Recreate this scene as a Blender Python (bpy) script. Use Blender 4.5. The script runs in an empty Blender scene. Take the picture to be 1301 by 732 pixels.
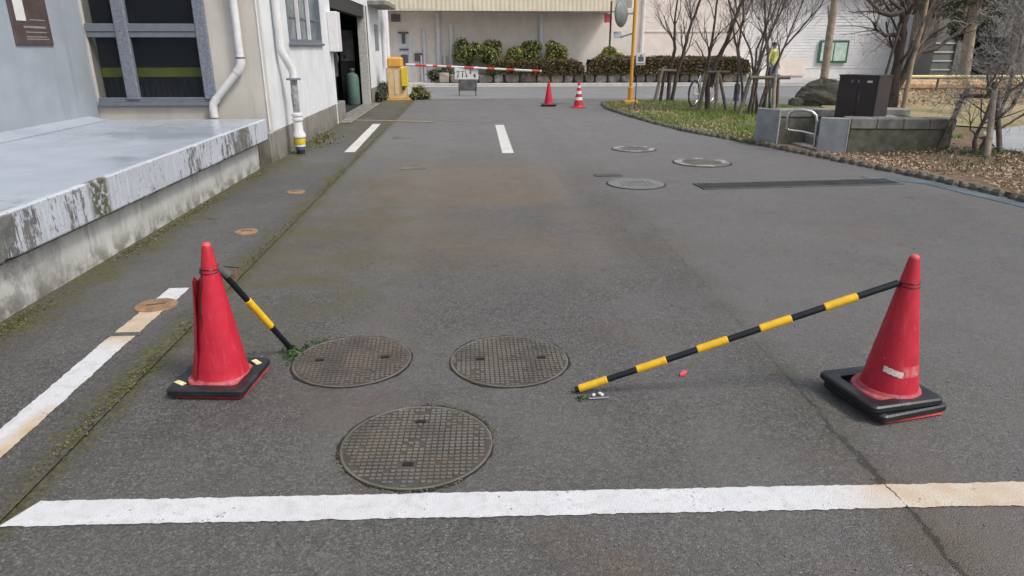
import bpy, math, random
from mathutils import Vector, Matrix, Euler
R = math.radians
S = bpy.context.scene
COL = S.collection
random.seed(7)

# ------------------------------------------------------------------ camera, world, sun, exposure
cd = bpy.data.cameras.new('camera'); cam = bpy.data.objects.new('camera', cd); COL.objects.link(cam)
cd.sensor_width = 36; cd.sensor_fit = 'HORIZONTAL'; cd.lens = 24.0; cd.clip_start = 0.05; cd.clip_end = 2000
cam.location = (0, 0, 1.55); cam.rotation_euler = (R(90 - 19.44), 0, R(-3.64))
S.camera = cam
SUN_EL, SUN_AZ = 52, 125          # azimuth clockwise from +Y (behind right)
w = bpy.data.worlds.new('World'); S.world = w; w.use_nodes = True
wt = w.node_tree; bg = wt.nodes['Background']
sky = wt.nodes.new('ShaderNodeTexSky'); sky.sky_type = 'NISHITA'; sky.sun_disc = False
sky.sun_elevation = R(SUN_EL); sky.sun_rotation = R(SUN_AZ); sky.dust_density = 4.0; sky.air_density = 1.3
hs = wt.nodes.new('ShaderNodeHueSaturation'); hs.inputs['Saturation'].default_value = 0.52
wt.links.new(sky.outputs[0], hs.inputs['Color']); wt.links.new(hs.outputs[0], bg.inputs['Color'])
bg.inputs['Strength'].default_value = 0.125
ld = bpy.data.lights.new('sun', 'SUN'); sun = bpy.data.objects.new('sun', ld); COL.objects.link(sun)
ld.energy = 1.7 - .2; ld.angle = R(11); ld.color = (1, .95, .88)
sd = Vector((math.sin(R(SUN_AZ)) * math.cos(R(SUN_EL)), math.cos(R(SUN_AZ)) * math.cos(R(SUN_EL)), math.sin(R(SUN_EL))))
sun.rotation_euler = sd.to_track_quat('Z', 'Y').to_euler()
S.view_settings.view_transform = 'Standard'; S.view_settings.look = 'None'
S.view_settings.exposure = 0.45; S.view_settings.gamma = 1
S.cycles.max_bounces = 6; S.cycles.transparent_max_bounces = 8

# ------------------------------------------------------------------ node helper
class N:
    def __init__(s, name):
        s.m = bpy.data.materials.new(name); s.m.use_nodes = True
        s.t = s.m.node_tree; s.b = s.t.nodes['Principled BSDF']
        g = s.t.nodes.new('ShaderNodeNewGeometry'); s.P = g.outputs['Position']
        x = s.t.nodes.new('ShaderNodeSeparateXYZ'); s.t.links.new(s.P, x.inputs[0]); s.X, s.Y, s.Z = x.outputs
        x = s.t.nodes.new('ShaderNodeSeparateXYZ'); s.t.links.new(g.outputs['Normal'], x.inputs[0]); s.NZ = x.outputs[2]
    def put(s, sock, v):
        if hasattr(v, 'is_output'): s.t.links.new(v, sock)
        elif isinstance(v, (tuple, list)) and len(v) == 3 and sock.type == 'RGBA': sock.default_value = (*v, 1)
        else: sock.default_value = v
    def ma(s, op, a, b=0.0, c=None, clamp=False):
        n = s.t.nodes.new('ShaderNodeMath'); n.operation = op; n.use_clamp = clamp
        s.put(n.inputs[0], a); s.put(n.inputs[1], b)
        if c is not None: s.put(n.inputs[2], c)
        return n.outputs[0]
    def rmp(s, v, lo, hi, a=0.0, b=1.0):
        n = s.t.nodes.new('ShaderNodeMapRange'); n.interpolation_type = 'SMOOTHSTEP'
        for i, q in enumerate((v, lo, hi, a, b)): s.put(n.inputs[i], q)
        return n.outputs[0]
    def vec(s, sc=(1, 1, 1), off=(0, 0, 0), rot=0):
        n = s.t.nodes.new('ShaderNodeMapping'); s.t.links.new(s.P, n.inputs[0])
        n.inputs['Scale'].default_value = sc; n.inputs['Location'].default_value = off; n.inputs['Rotation'].default_value = (0, 0, rot)
        return n.outputs[0]
    def noise(s, scale, detail=3, rough=.55, sc=(1, 1, 1), off=(0, 0, 0)):
        n = s.t.nodes.new('ShaderNodeTexNoise'); s.t.links.new(s.vec(sc, off), n.inputs['Vector'])
        n.inputs['Scale'].default_value = scale; n.inputs['Detail'].default_value = detail; n.inputs['Roughness'].default_value = rough
        return n.outputs[0]
    def voro(s, scale, feat='F1'):
        n = s.t.nodes.new('ShaderNodeTexVoronoi'); s.t.links.new(s.P, n.inputs['Vector']); n.feature = feat
        n.inputs['Scale'].default_value = scale
        return n.outputs
    def mix(s, f, a, b, mode='MIX'):
        n = s.t.nodes.new('ShaderNodeMix'); n.data_type = 'RGBA'; n.blend_type = mode; n.clamp_factor = True
        s.put(n.inputs[0], f); s.put(n.inputs[6], a); s.put(n.inputs[7], b)
        return n.outputs[2]
    def bump(s, h, dist=.01, strength=.5, chain=None):
        n = s.t.nodes.new('ShaderNodeBump'); n.inputs['Strength'].default_value = strength; n.inputs['Distance'].default_value = dist
        s.put(n.inputs['Height'], h)
        if chain: s.t.links.new(chain, n.inputs['Normal'])
        return n.outputs[0]
    def out(s, col, rough=.8, nrm=None, metal=0, spec=None, trans=None):
        s.put(s.b.inputs['Base Color'], col); s.put(s.b.inputs['Roughness'], rough); s.b.inputs['Metallic'].default_value = metal
        if nrm: s.t.links.new(nrm, s.b.inputs['Normal'])
        if spec is not None: s.b.inputs['Specular IOR Level'].default_value = spec
        return s.m

def k(c, f): return tuple(min(1, x * f) for x in c)
def simple(name, c, rough=.7, var=.25, scale=6, bump=.15, bscale=90, metal=0, dirt=None, dscale=3, dlo=.5, dhi=.75, fine=.15):
    n = N(name)
    a = n.noise(scale, 4); b = n.noise(bscale, 2)
    col = n.mix(n.rmp(a, .25, .75), k(c, 1 - var), k(c, 1 + var))
    col = n.mix(n.ma('MULTIPLY', n.rmp(b, .3, .7), fine), col, k(c, .55))
    if dirt:
        d = n.noise(dscale, 6, .65); d2 = n.noise(dscale * 9, 3)
        f = n.rmp(n.ma('ADD', n.ma('MULTIPLY', d, .75), n.ma('MULTIPLY', d2, .25)), dlo, dhi)
        col = n.mix(f, col, dirt)
    return n.out(col, rough, n.bump(b, .004, bump) if bump else None, metal)

def leafmat(name, c1, c2, c3=None, scale=9):
    n = N(name)
    v = n.voro(scale * 3)
    col = n.mix(n.rmp(n.noise(scale, 2), .3, .7), c1, c2)
    if c3: col = n.mix(n.rmp(n.noise(scale * 5, 1), .55, .7), col, c3)
    m = n.out(col, .55)
    n.b.inputs['Subsurface Weight'].default_value = 0
    return m

# ---- asphalt
def asphalt(name, base, apron=False, farroad=False):
    n = N(name)
    v = n.voro(190); v2 = n.voro(75)
    sep = n.t.nodes.new('ShaderNodeSeparateColor'); n.t.links.new(v['Color'], sep.inputs[0]); rnd = sep.outputs[0]
    sep2 = n.t.nodes.new('ShaderNodeSeparateColor'); n.t.links.new(v2['Color'], sep2.inputs[0]); rnd2 = sep2.outputs[1]
    big = n.noise(.55, 5, .6); mid = n.noise(3.2, 5, .65); fine = n.noise(320, 2)
    col = n.mix(n.rmp(rnd, .0, 1), k(base, .35), k(base, 1.5))
    col = n.mix(n.rmp(rnd, .93, .99), col, k(base, 2.6))
    g1 = n.noise(115, 2, .6); g2 = n.noise(90, 2, .6, off=(7, 3, 0))
    col = n.mix(n.ma('MULTIPLY', n.rmp(g1, .54, .66), .6), col, k(base, .3))
    col = n.mix(n.ma('MULTIPLY', n.rmp(g2, .57, .68), .5), col, k(base, 2.1))
    sp = n.noise(26, 3, .7); bl = n.noise(1.7, 6, .7, off=(4, 8, 0)); spots = n.noise(5.5, 2, off=(1, 7, 0))
    col = n.mix(n.ma('MULTIPLY', n.rmp(sp, .42, .72), .45), col, k(base, .4))
    col = n.mix(n.ma('MULTIPLY', n.rmp(bl, .52, .7), .42), col, (.055, .049, .04))
    col = n.mix(n.ma('MULTIPLY', n.rmp(spots, .70, .76), .55), col, (.03, .029, .028))
    col = n.mix(n.ma('MULTIPLY', n.rmp(rnd2, .5, 1), .55), col, k(base, .4))
    col = n.mix(n.ma('MULTIPLY', n.rmp(rnd2, .3, .0), .3), col, k(base, 1.7))
    col = n.mix(n.ma('MULTIPLY', n.rmp(big, .35, .7), .55), col, k(base, 1.35))
    col = n.mix(n.ma('MULTIPLY', n.rmp(mid, .5, .75), .4), col, k(base, .55))
    hgt = n.ma('ADD', n.ma('MULTIPLY', v['Distance'], -1.0), n.ma('MULTIPLY', fine, .4))
    rough = n.rmp(bl, .35, .7, .82, .5)
    if not apron and not farroad:
        # rust-brown wash in the middle of the lane
        mx = n.ma('MULTIPLY', n.rmp(n.X, -1.9, -1.0), n.rmp(n.X, 2.0, .3))
        my = n.ma('MULTIPLY', n.rmp(n.Y, 4.2, 5.6), n.rmp(n.Y, 12.5, 9.5))
        st = n.noise(.9, 5, .6, (1, .8, 1), (3, 1, 0))
        bandA = n.ma('MULTIPLY', n.ma('MULTIPLY', n.rmp(n.ma('ADD', n.Y, n.ma('MULTIPLY', mid, .4)), 7.0, 7.5), n.rmp(n.ma('ADD', n.Y, n.ma('MULTIPLY', mid, .4)), 9.6, 9.3)), n.ma('MULTIPLY', n.rmp(n.X, 1.16, 1.08), n.rmp(n.X, -1.5, -.8)))
        f = n.ma('MULTIPLY', n.ma('MULTIPLY', mx, my), n.rmp(st, .33, .62))
        col = n.mix(n.ma('MULTIPLY', f, .42), col, (.145, .108, .066))
        col = n.mix(n.ma('MULTIPLY', bandA, n.rmp(mid, .25, .7, .28, .6)), col, (.15, .108, .07))
        # second brownish patches near camera
        st2 = n.noise(1.1, 4, .6, off=(9, 4, 0))
        col = n.mix(n.ma('MULTIPLY', n.rmp(st2, .52, .72), .5), col, (.105, .078, .055))
        # greenish film left side of lane
        gm = n.ma('MULTIPLY', n.rmp(n.X, .2, -1.3), n.ma('MULTIPLY', n.rmp(n.Y, 3.0, 4.4), n.rmp(n.Y, 11, 7)))
        col = n.mix(n.ma('MULTIPLY', n.ma('MULTIPLY', gm, n.rmp(n.noise(1.9, 6, .65), .38, .62)), .7), col, (.085, .08, .035))
        # paving seam along the right
        wob = n.ma('MULTIPLY', n.ma('SUBTRACT', n.noise(7, 6, .7), .5), .16)
        dx = n.ma('ABSOLUTE', n.ma('ADD', n.ma('SUBTRACT', n.X, n.ma('MULTIPLY_ADD', n.Y, .035, 1.46)), wob))
        near = n.rmp(n.Y, 3.4, 2.0)
        wdt = n.ma('MULTIPLY_ADD', near, .005, .004)
        crk = n.rmp(dx, n.ma('MULTIPLY', wdt, 2.2), wdt)
        brk = n.rmp(n.noise(4.5, 4), .36, .5)
        crk = n.ma('MULTIPLY', crk, n.ma('MAXIMUM', brk, near))
        col = n.mix(n.ma('MULTIPLY', n.rmp(dx, .2, .0), n.ma('MULTIPLY', n.rmp(mid, .4, .6), .4)), col, (.06, .055, .028))
        col = n.mix(n.ma('MULTIPLY', crk, n.ma('MULTIPLY_ADD', near, .35, .45)), col, (.016, .015, .012))
        trk = n.ma('MAXIMUM', n.rmp(n.ma('ABSOLUTE', n.ma('ADD', n.X, n.ma('MULTIPLY_ADD', n.noise(.7, 2), .4, .35))), .35, .0), n.rmp(n.ma('ABSOLUTE', n.ma('ADD', n.X, n.ma('MULTIPLY_ADD', n.noise(.7, 2, off=(4, 0, 0)), .4, -1.25))), .35, .0))
        col = n.mix(n.ma('MULTIPLY', trk, n.ma('MULTIPLY', n.rmp(mid, .3, .6), .3)), col, k(base, 1.5))
        # lane right of the seam is a slightly paler pour
        col = n.mix(n.ma('MULTIPLY', n.rmp(n.X, 1.5, 1.75), .3), col, k(base, 1.5))
        # far part paler and bluish: grazing sky sheen painted into the colour
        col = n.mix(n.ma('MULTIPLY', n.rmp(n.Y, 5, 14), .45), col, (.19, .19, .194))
    if not farroad:
        wn = n.t.nodes.new('ShaderNodeTexVoronoi'); wn.feature = 'DISTANCE_TO_EDGE'; wn.inputs['Scale'].default_value = .55
        wv = n.t.nodes.new('ShaderNodeVectorMath'); wv.operation = 'ADD'; nn_ = n.t.nodes.new('ShaderNodeTexNoise'); nn_.inputs['Scale'].default_value = 3.5; nn_.inputs['Detail'].default_value = 5
        n.t.links.new(n.P, nn_.inputs['Vector']); sc_ = n.t.nodes.new('ShaderNodeVectorMath'); sc_.operation = 'SCALE'; sc_.inputs['Scale'].default_value = .5
        n.t.links.new(nn_.outputs['Color'], sc_.inputs[0]); n.t.links.new(n.P, wv.inputs[0]); n.t.links.new(sc_.outputs[0], wv.inputs[1]); n.t.links.new(wv.outputs[0], wn.inputs['Vector'])
        hair = n.ma('MULTIPLY', n.rmp(wn.outputs[0], .0035, .0012), n.rmp(n.noise(.8, 3, off=(2, 2, 0)), .5, .6))
        col = n.mix(n.ma('MULTIPLY', hair, .6), col, (.02, .019, .017))
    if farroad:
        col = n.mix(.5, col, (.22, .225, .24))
    # mossy joint at x=-1.64 and wall foot at -2.78
    mn = n.noise(5, 6, .7); mn2 = n.noise(38, 4, .7)
    mm = n.ma('MULTIPLY_ADD', mn2, .35, n.ma('MULTIPLY', mn, .65))
    if apron:
        wall = n.rmp(n.X, -2.3, -2.72)
        jn = n.rmp(n.X, -1.95, -1.68)
        f = n.rmp(n.ma('ADD', n.ma('ADD', mm, n.ma('MULTIPLY', n.ma('SUBTRACT', n.noise(1.3, 3), .5), .5)), n.ma('MULTIPLY', n.ma('MAXIMUM', wall, n.ma('MULTIPLY', jn, .85)), .24)), .60, .80)
        dm = n.ma('MULTIPLY', n.ma('MAXIMUM', wall, jn), .4)
        col = n.mix(dm, col, (.05, .042, .025))
        far = n.ma('MULTIPLY', n.rmp(n.Y, 8.5, 10), n.rmp(n.noise(1.2, 4), .4, .6))
        f = n.ma('MAXIMUM', f, n.ma('MULTIPLY', far, .6))
        col = n.mix(n.ma('MULTIPLY', f, .85), col, n.mix(n.rmp(mn2, .4, .65), (.048, .05, .016), (.125, .12, .04)))
        hgt = n.ma('ADD', hgt, n.ma('MULTIPLY', f, n.ma('MULTIPLY', mn2, 1.2)))
    elif not farroad:
        jn = n.rmp(n.X, -1.52, -1.645)
        f = n.ma('MULTIPLY', jn, n.rmp(mm, .38, .55))
        col = n.mix(f, col, n.mix(n.rmp(mn2, .4, .65), (.03, .03, .01), (.11, .105, .03)))
    nr = n.bump(hgt, .006, .6)
    nr = n.bump(n.noise(9, 4), .02, .25, nr)
    return n.out(col, rough, nr, spec=.5)

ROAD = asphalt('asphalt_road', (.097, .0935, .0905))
APRON = asphalt('asphalt_apron', (.098, .096, .094), apron=True)
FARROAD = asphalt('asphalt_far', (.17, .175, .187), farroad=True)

def linepaint(name, stainfn=None, white=(.60, .61, .635)):
    n = N(name)
    a = n.noise(60, 5, .7); b = n.noise(7, 4); v = n.voro(190)
    col = n.mix(n.rmp(b, .3, .7), k(white, .92), white)
    if stainfn:
        f = stainfn(n); stc = n.mix(n.rmp(n.noise(11, 4), .3, .7), (.47, .345, .22), (.55, .465, .355))
        col = n.mix(f, col, stc)
    wear = n.rmp(n.ma('ADD', a, n.ma('MULTIPLY', n.ma('SUBTRACT', b, .5), .5)), .64, .72)
    col = n.mix(n.ma('MULTIPLY', wear, .75), col, (.12, .11, .1))
    col = n.mix(n.ma('MULTIPLY', n.rmp(n.noise(22, 4), .45, .75), .4), col, (.36, .35, .33))
    if name == 'line_front':
        wob = n.ma('MULTIPLY', n.ma('SUBTRACT', n.noise(7, 6, .7), .5), .16)
        dx = n.ma('ABSOLUTE', n.ma('ADD', n.ma('SUBTRACT', n.X, n.ma('MULTIPLY_ADD', n.Y, .035, 1.46)), wob))
        col = n.mix(n.ma('MULTIPLY', n.rmp(dx, .007, .003), n.rmp(n.noise(25, 3), .35, .5)), col, (.03, .027, .02))
    return n.out(col, .75, n.bump(n.ma('MULTIPLY', v['Distance'], -1), .004, .6))

L_FRONT = linepaint('line_front', lambda n: n.ma('MULTIPLY', n.rmp(n.ma('ADD', n.X, n.ma('MULTIPLY', n.noise(4, 4), .5)), 1.45, 1.85), .8))
def _ls(n):
    a = n.rmp(n.ma('ADD', n.ma('MULTIPLY', n.noise(5, 5, .6), .8), n.rmp(n.Y, 3.3, 2.3)), .75, 1.05)
    a = n.ma('MULTIPLY', a, n.rmp(n.X, -1.99, -1.9))
    b = n.ma('MULTIPLY', n.rmp(n.Y, 3.45, 3.7), n.rmp(n.ma('ADD', n.Y, n.ma('MULTIPLY', n.noise(9, 4), .2)), 4.32, 4.18))
    return n.ma('MAXIMUM', a, n.ma('MULTIPLY', b, .95))
L_LEFT = linepaint('line_left', _ls)
L_FAR = linepaint('line_far', lambda n: n.ma('MULTIPLY', n.rmp(n.noise(3, 3), .35, .6), .35))
L_CREAM = linepaint('line_cream', None, (.62, .55, .40))
L_OCHRE = linepaint('line_ochre', None, (.42, .30, .15))

# ---- other materials
def wallmat(name, c, streak=(.2, .2, .18), amt=.25, low=None, rough=.75, bumps=.12, base=None):
    n = N(name)
    a = n.noise(2.2, 5, .6); s_ = n.noise(1, 6, .65, (6, 6, .55)); f = n.noise(140, 2)
    col = n.mix(n.rmp(a, .3, .7), k(c, .92), k(c, 1.06))
    col = n.mix(n.ma('MULTIPLY', n.rmp(s_, .5, .75), amt), col, streak)
    if base:       # splash dirt near the foot
        z0, z1, bc = base
        col = n.mix(n.ma('MULTIPLY', n.ma('MULTIPLY', n.rmp(n.Z, z1, z0), n.rmp(n.noise(5, 5, .65), .35, .65)), .8), col, bc)
    col = n.mix(n.ma('MULTIPLY', n.rmp(f, .4, .8), .14), col, k(c, .6))
    return n.out(col, rough, n.bump(n.ma('ADD', f, n.ma('MULTIPLY', a, .8)), .004, bumps))

GREYWALL = wallmat('painted_grey_blue', (.30, .335, .385), (.21, .23, .265), .45)
CREAM = wallmat('cream_render', (.52, .495, .45), (.30, .28, .24), .4)
WHITEWALL = wallmat('white_panel', (.66, .68, .71), (.32, .32, .30), .35)
FARWALL = wallmat('far_wall', (.72, .655, .6), (.55, .49, .44), .3)
FARWALL2 = wallmat('far_wall_pink', (.78, .69, .64), (.6, .52, .47), .25)
SIDING = wallmat('siding_white', (.74, .74, .75), (.6, .6, .61), .25)
CLAD = wallmat('beige_cladding', (.66, .59, .46), (.5, .43, .33), .2, rough=.5)
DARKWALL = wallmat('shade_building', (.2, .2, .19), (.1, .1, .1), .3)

def dockmat(name, c, mould, wallfoot=False, fascia=False, top=False):
    n = N(name)
    a = n.noise(1.6, 5, .6); f = n.noise(150, 2)
    col = n.mix(n.rmp(a, .3, .7), k(c, .9), k(c, 1.06))
    if fascia:
        s1 = n.noise(1, 6, .75, (1, 11, 2.6)); s2 = n.noise(1, 5, .75, (1, 48, 7)); pz = n.noise(.9, 2, sc=(1, 1, .01), off=(2, 6.5, 0))
        msk = n.ma('ADD', n.ma('MULTIPLY', s1, .55), n.ma('ADD', n.ma('MULTIPLY', s2, .3), n.ma('MULTIPLY', pz, .6)))
        msk = n.ma('ADD', msk, n.ma('MULTIPLY', n.ma('SUBTRACT', n.noise(24, 4, .7), .5), .22))
        fk = n.ma('MULTIPLY', n.rmp(msk, .725, .775), n.rmp(n.Z, .638, .615))
        col = n.mix(n.ma('MULTIPLY', fk, .88), col, n.mix(n.rmp(n.noise(14, 3), .4, .6), (.045, .045, .04), mould))
        # dark broken line along the lower arris
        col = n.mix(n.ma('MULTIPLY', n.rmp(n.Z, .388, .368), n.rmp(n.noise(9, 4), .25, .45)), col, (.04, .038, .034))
        # one mossy patch near the camera end
        mp = n.ma('MULTIPLY', n.rmp(n.Y, 4.94, 5.04), n.rmp(n.Y, 5.3, 5.2))
        col = n.mix(n.ma('MULTIPLY', mp, n.rmp(n.noise(20, 5, .7), .36, .52)), col, (.075, .075, .035))
        col = n.mix(n.ma('MULTIPLY', n.rmp(n.noise(45, 4, .7), .56, .66), .6), col, (.1, .1, .09))
    if wallfoot:
        s1 = n.noise(1, 6, .65, (1, 3.5, 2)); s2 = n.noise(1, 5, .7, (1, 14, 3))
        col = n.mix(n.ma('MULTIPLY', n.rmp(n.ma('MULTIPLY_ADD', s2, .4, n.ma('MULTIPLY', s1, .6)), .45, .66), .6), col, (.17, .165, .15))
        f2 = n.ma('MULTIPLY', n.rmp(n.Z, .22, .0), n.rmp(n.noise(6, 5, .7), .38, .6))
        col = n.mix(n.ma('MULTIPLY', f2, .8), col, (.10, .095, .06))
        nearm = n.ma('MULTIPLY', n.rmp(n.Y, 5.2, 3.6), n.rmp(n.noise(9, 6, .75), .42, .6))
        col = n.mix(n.ma('MULTIPLY', nearm, .7), col, (.09, .09, .08))
    if top:
        col = n.mix(n.ma('MULTIPLY', n.rmp(n.noise(1.3, 5, .65), .52, .75), .35), col, k(c, .6))
        rs = n.ma('MULTIPLY', n.rmp(n.Y, 4.9, 4.3), n.rmp(n.noise(6, 4), .5, .62))
        col = n.mix(n.ma('MULTIPLY', rs, .5), col, (.25, .19, .14))
    col = n.mix(n.ma('MULTIPLY', n.rmp(f, .4, .8), .15), col, k(c, .6))
    return n.out(col, n.rmp(n.noise(.9, 4, .6, off=(3, 3, 0)), .4, .65, .42, .16) if top else .8, n.bump(n.ma('ADD', f, n.ma('MULTIPLY', n.noise(14, 4), 1.2)), .004, .1 if top else .25))
DOCKTOP = dockmat('dock_top_paint', (.37, .41, .475), (.1, .1, .08), top=True)
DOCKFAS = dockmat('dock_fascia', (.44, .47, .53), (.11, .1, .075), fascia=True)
DOCKSTEM = dockmat('dock_stem', (.50, .50, .49), (.1, .1, .08), wallfoot=True)

PLINTH = wallmat('plinth_concrete', (.22, .21, .19), (.05, .048, .04), .9, base=(.0, .25, (.07, .075, .035)))
RED = N('cone_red')
_c = RED.mix(RED.rmp(RED.noise(9, 4), .3, .7), (.43, .0095, .03), (.51, .013, .038))
_c = RED.mix(RED.ma('MULTIPLY', RED.rmp(RED.noise(24, 6, .7), .55, .75), .4), _c, (.33, .02, .03))
_c = RED.mix(RED.ma('MULTIPLY', RED.rmp(RED.noise(1, 5, .7, (38, 38, 3)), .5, .72), .35), _c, (.66, .09, .10))
_c = RED.mix(RED.ma('MULTIPLY', RED.rmp(RED.noise(5, 5, .65), .5, .7), .35), _c, (.36, .012, .025))
_c = RED.mix(RED.ma('MULTIPLY', RED.rmp(RED.noise(70, 3), .66, .74), .5), _c, (.5, .2, .19))
RED = RED.out(_c, RED.rmp(RED.noise(15, 3), .3, .7, .38, .6), RED.bump(RED.noise(6, 3), .01, .12))
PALERED = simple('cone_tip_faded', (.62, .085, .10), .6, .15, 30)
REDBASE = simple('cone_flange_red', (.42, .03, .035), .65, .3, 25, dirt=(.12, .07, .06), dscale=9)
PINKDUST = simple('cone_foot_dusty', (.42, .075, .095), .7, .2, 40, dirt=(.35, .25, .24), dscale=20)
RUBBER = simple('rubber_black', (.014, .017, .02), .42, .35, 9, .2, 60, dirt=(.055, .06, .064), dscale=7, dlo=.54, dhi=.76)
BARBLACK = simple('bar_black', (.007, .009, .014), .38, .3, 20)
BARYEL = simple('bar_yellow', (.80, .48, .018), .42, .12, 25, dirt=(.4, .24, .03), dscale=16, dlo=.6, dhi=.8)
STICKER = simple('sticker_yellow', (.72, .74, .36), .6, .2, 60, dirt=(.2, .25, .06), dscale=40)
STICKW = simple('sticker_white', (.66, .68, .74), .6, .15, 60, dirt=(.25, .26, .3), dscale=60)
SCUFF = simple('scuff_pale', (.52, .22, .22), .75, .3, 80, dirt=(.56, .05, .06), dscale=40, dlo=.42, dhi=.56)
SCUFFW = simple('scuff_white', (.66, .58, .54), .75, .2, 80, dirt=(.1, .04, .04), dscale=50, dlo=.56, dhi=.64)
IRON = simple('manhole_iron', (.125, .117, .104), .75, .35, 5, .3, 120, 0, dirt=(.15, .13, .1), dscale=4, dlo=.5, dhi=.68)
IRON2 = simple('manhole_iron_low', (.06, .055, .047), .85, .3, 6, .3, 120, 0, dirt=(.07, .058, .046), dscale=4, dlo=.46, dhi=.62)
IRONR = simple('manhole_iron_rusty', (.115, .1, .09), .7, .35, 5, .3, 120, 0, dirt=(.165, .115, .09), dscale=3, dlo=.5, dhi=.68)
GAP = simple('gap_dirt', (.018, .016, .012), .95, .3, 30, dirt=(.04, .045, .012), dscale=8)
HOLE = simple('key_hole', (.008, .008, .008), .9, .2)
GREYCOVER = simple('concrete_cover', (.155, .155, .16), .8, .15, 8, .3, 160)
WHITEWORN = simple('worn_white_paint', (.36, .37, .4), .75, .1, 40, dirt=(.13, .13, .13), dscale=7, dlo=.43, dhi=.56)
RUST = simple('rusty_cap', (.27, .165, .095), .85, .3, 18, .3, 120, dirt=(.1, .06, .04), dscale=12)
GRATE = simple('grating_steel', (.12, .12, .125), .55, .3, 5, .2, 80, .2)
BLUEGREY = simple('pale_blue_gutter', (.085, .115, .14), .8, .3, 3, .3, 150, dirt=(.2, .15, .12), dscale=5, dlo=.55, dhi=.7)
ALU = simple('aluminium', (.175, .195, .235), .45, .12, 12, .05, 90, .25)
ALUD = simple('aluminium_mottled', (.19, .21, .255), .5, .3, 34, .1, 90, .2)
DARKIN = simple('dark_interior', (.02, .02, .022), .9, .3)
LIME = simple('lime_board', (.26, .33, .02), .6, .15)
CURT = simple('dark_curtain', (.035, .04, .042), .8, .3, 8)
PVC = simple('pvc_white', (.66, .66, .68), .42, .08, 8, .03, 60, dirt=(.4, .39, .37), dscale=5, dlo=.6, dhi=.8)
PVCG = simple('pipe_grey_dirty', (.28, .28, .29), .6, .5, 14, .1, 60, dirt=(.05, .05, .05), dscale=8)
YEL = simple('yellow_paint', (.68, .52, .03), .5, .1, 20)
BLUE = simple('blue_tape', (.06, .09, .2), .5, .15)
WHITE = simple('white_paint', (.66, .66, .67), .5, .06, 15)
BLACKP = simple('black_paint', (.015, .015, .017), .5, .2)
PLAQUE = simple('plaque_brown', (.085, .062, .058), .45, .2, 10)
PLAQUETXT = simple('plaque_text', (.30, .28, .28), .6, .1)
ORANGE = simple('gate_orange', (.64, .45, .22), .5, .12, 6, .05, 60, dirt=(.6, .47, .30), dscale=3, dlo=.5, dhi=.7)
ORANGED = simple('gate_cap_orange', (.64, .33, .06), .5, .1, 9)
POLEOR = simple('pole_orange', (.68, .35, .05), .45, .15, 6, dirt=(.45, .22, .05), dscale=6)
REDW = simple('arm_red', (.55, .06, .03), .5, .15, 9)
MIRBACK = simple('mirror_back', (.19, .21, .21), .5, .2, 6)
BROWNBOX = simple('brown_cabinet', (.034, .024, .026), .42, .15, 5, .04, 60)
SLABGREY = simple('grey_stone_slab', (.27, .295, .31), .6, .18, 5, .15, 90, dirt=(.3, .32, .34), dscale=7, dlo=.6, dhi=.75)
STONEEDGE = simple('stone_edge', (.45, .44, .42), .7, .2, 14, .2)
STONECAP = simple('stone_cap', (.21, .205, .19), .8, .35, 7, .35, 70, dirt=(.09, .09, .07), dscale=4)
STONEW = simple('mossy_stone', (.135, .13, .10), .9, .35, 8, .4, 60, dirt=(.08, .085, .04), dscale=5)
STEEL = simple('stainless', (.6, .6, .6), .22, .05, 9, .0, 60, 1)
KERBS = simple('kerb_cobble', (.125, .115, .092), .85, .4, 7, .4, 60, dirt=(.06, .07, .03), dscale=5)
WOODP = simple('weathered_wood', (.135, .115, .092), .9, .35, 12, .4, 60, dirt=(.07, .06, .05), dscale=6)
WOODL = simple('pale_wood', (.27, .235, .19), .9, .3, 12, .4, 60)
BARKD = simple('bark_dark', (.07, .056, .05), .9, .35, 12, .5, 60)
BARKM = simple('bark_mid', (.115, .092, .08), .9, .4, 9, .5, 60, dirt=(.05, .04, .035), dscale=6)
BARKL = simple('bark_pale', (.31, .25, .185), .9, .25, 5, .5, 45, dirt=(.2, .17, .12), dscale=4)
TWIGG = simple('twig_grey', (.3, .285, .27), .9, .45, 9, .1)
TWIGB = simple('twig_brown', (.2, .16, .14), .9, .45, 9, .1)
BOULD = simple('boulder_rock', (.105, .10, .082), .95, .45, 4, .8, 14, dirt=(.06, .065, .03), dscale=3)
YRAIL = simple('rail_yellow', (.7, .58, .3), .5, .12)
GREENF = simple('frame_green', (.03, .13, .09), .5, .1)
PANEG = simple('pane_pale_green', (.55, .68, .6), .2, .15)
ROOFB = simple('roof_brown', (.33, .22, .16), .7, .25, 7)
TEAL = simple('cylinder_teal', (.085, .15, .13), .45, .15)
MACH = simple('machine_grey', (.1, .1, .105), .5, .4, 6)
DRYGR = N('field_ground')
_c = DRYGR.mix(DRYGR.rmp(DRYGR.noise(.5, 5, .6), .35, .65), (.36, .28, .165), (.27, .22, .11))
_c = DRYGR.mix(DRYGR.ma('MULTIPLY', DRYGR.rmp(DRYGR.noise(.7, 4, off=(5, 3, 0)), .5, .65), .7), _c, (.16, .17, .055))
_c = DRYGR.mix(DRYGR.ma('MULTIPLY', DRYGR.rmp(DRYGR.noise(40, 3), .4, .7), .5), _c, (.15, .11, .06))
DRYGR = DRYGR.out(_c, .95, DRYGR.bump(DRYGR.noise(50, 3), .02, .6))
SOIL = N('island_soil')
_c = SOIL.mix(SOIL.rmp(SOIL.noise(6, 5, .65), .35, .65), (.115, .08, .05), (.21, .135, .085))
_g = SOIL.ma('MULTIPLY', SOIL.rmp(SOIL.Y, 11.2, 12.4), SOIL.rmp(SOIL.noise(1.1, 4), .35, .5))
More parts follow.
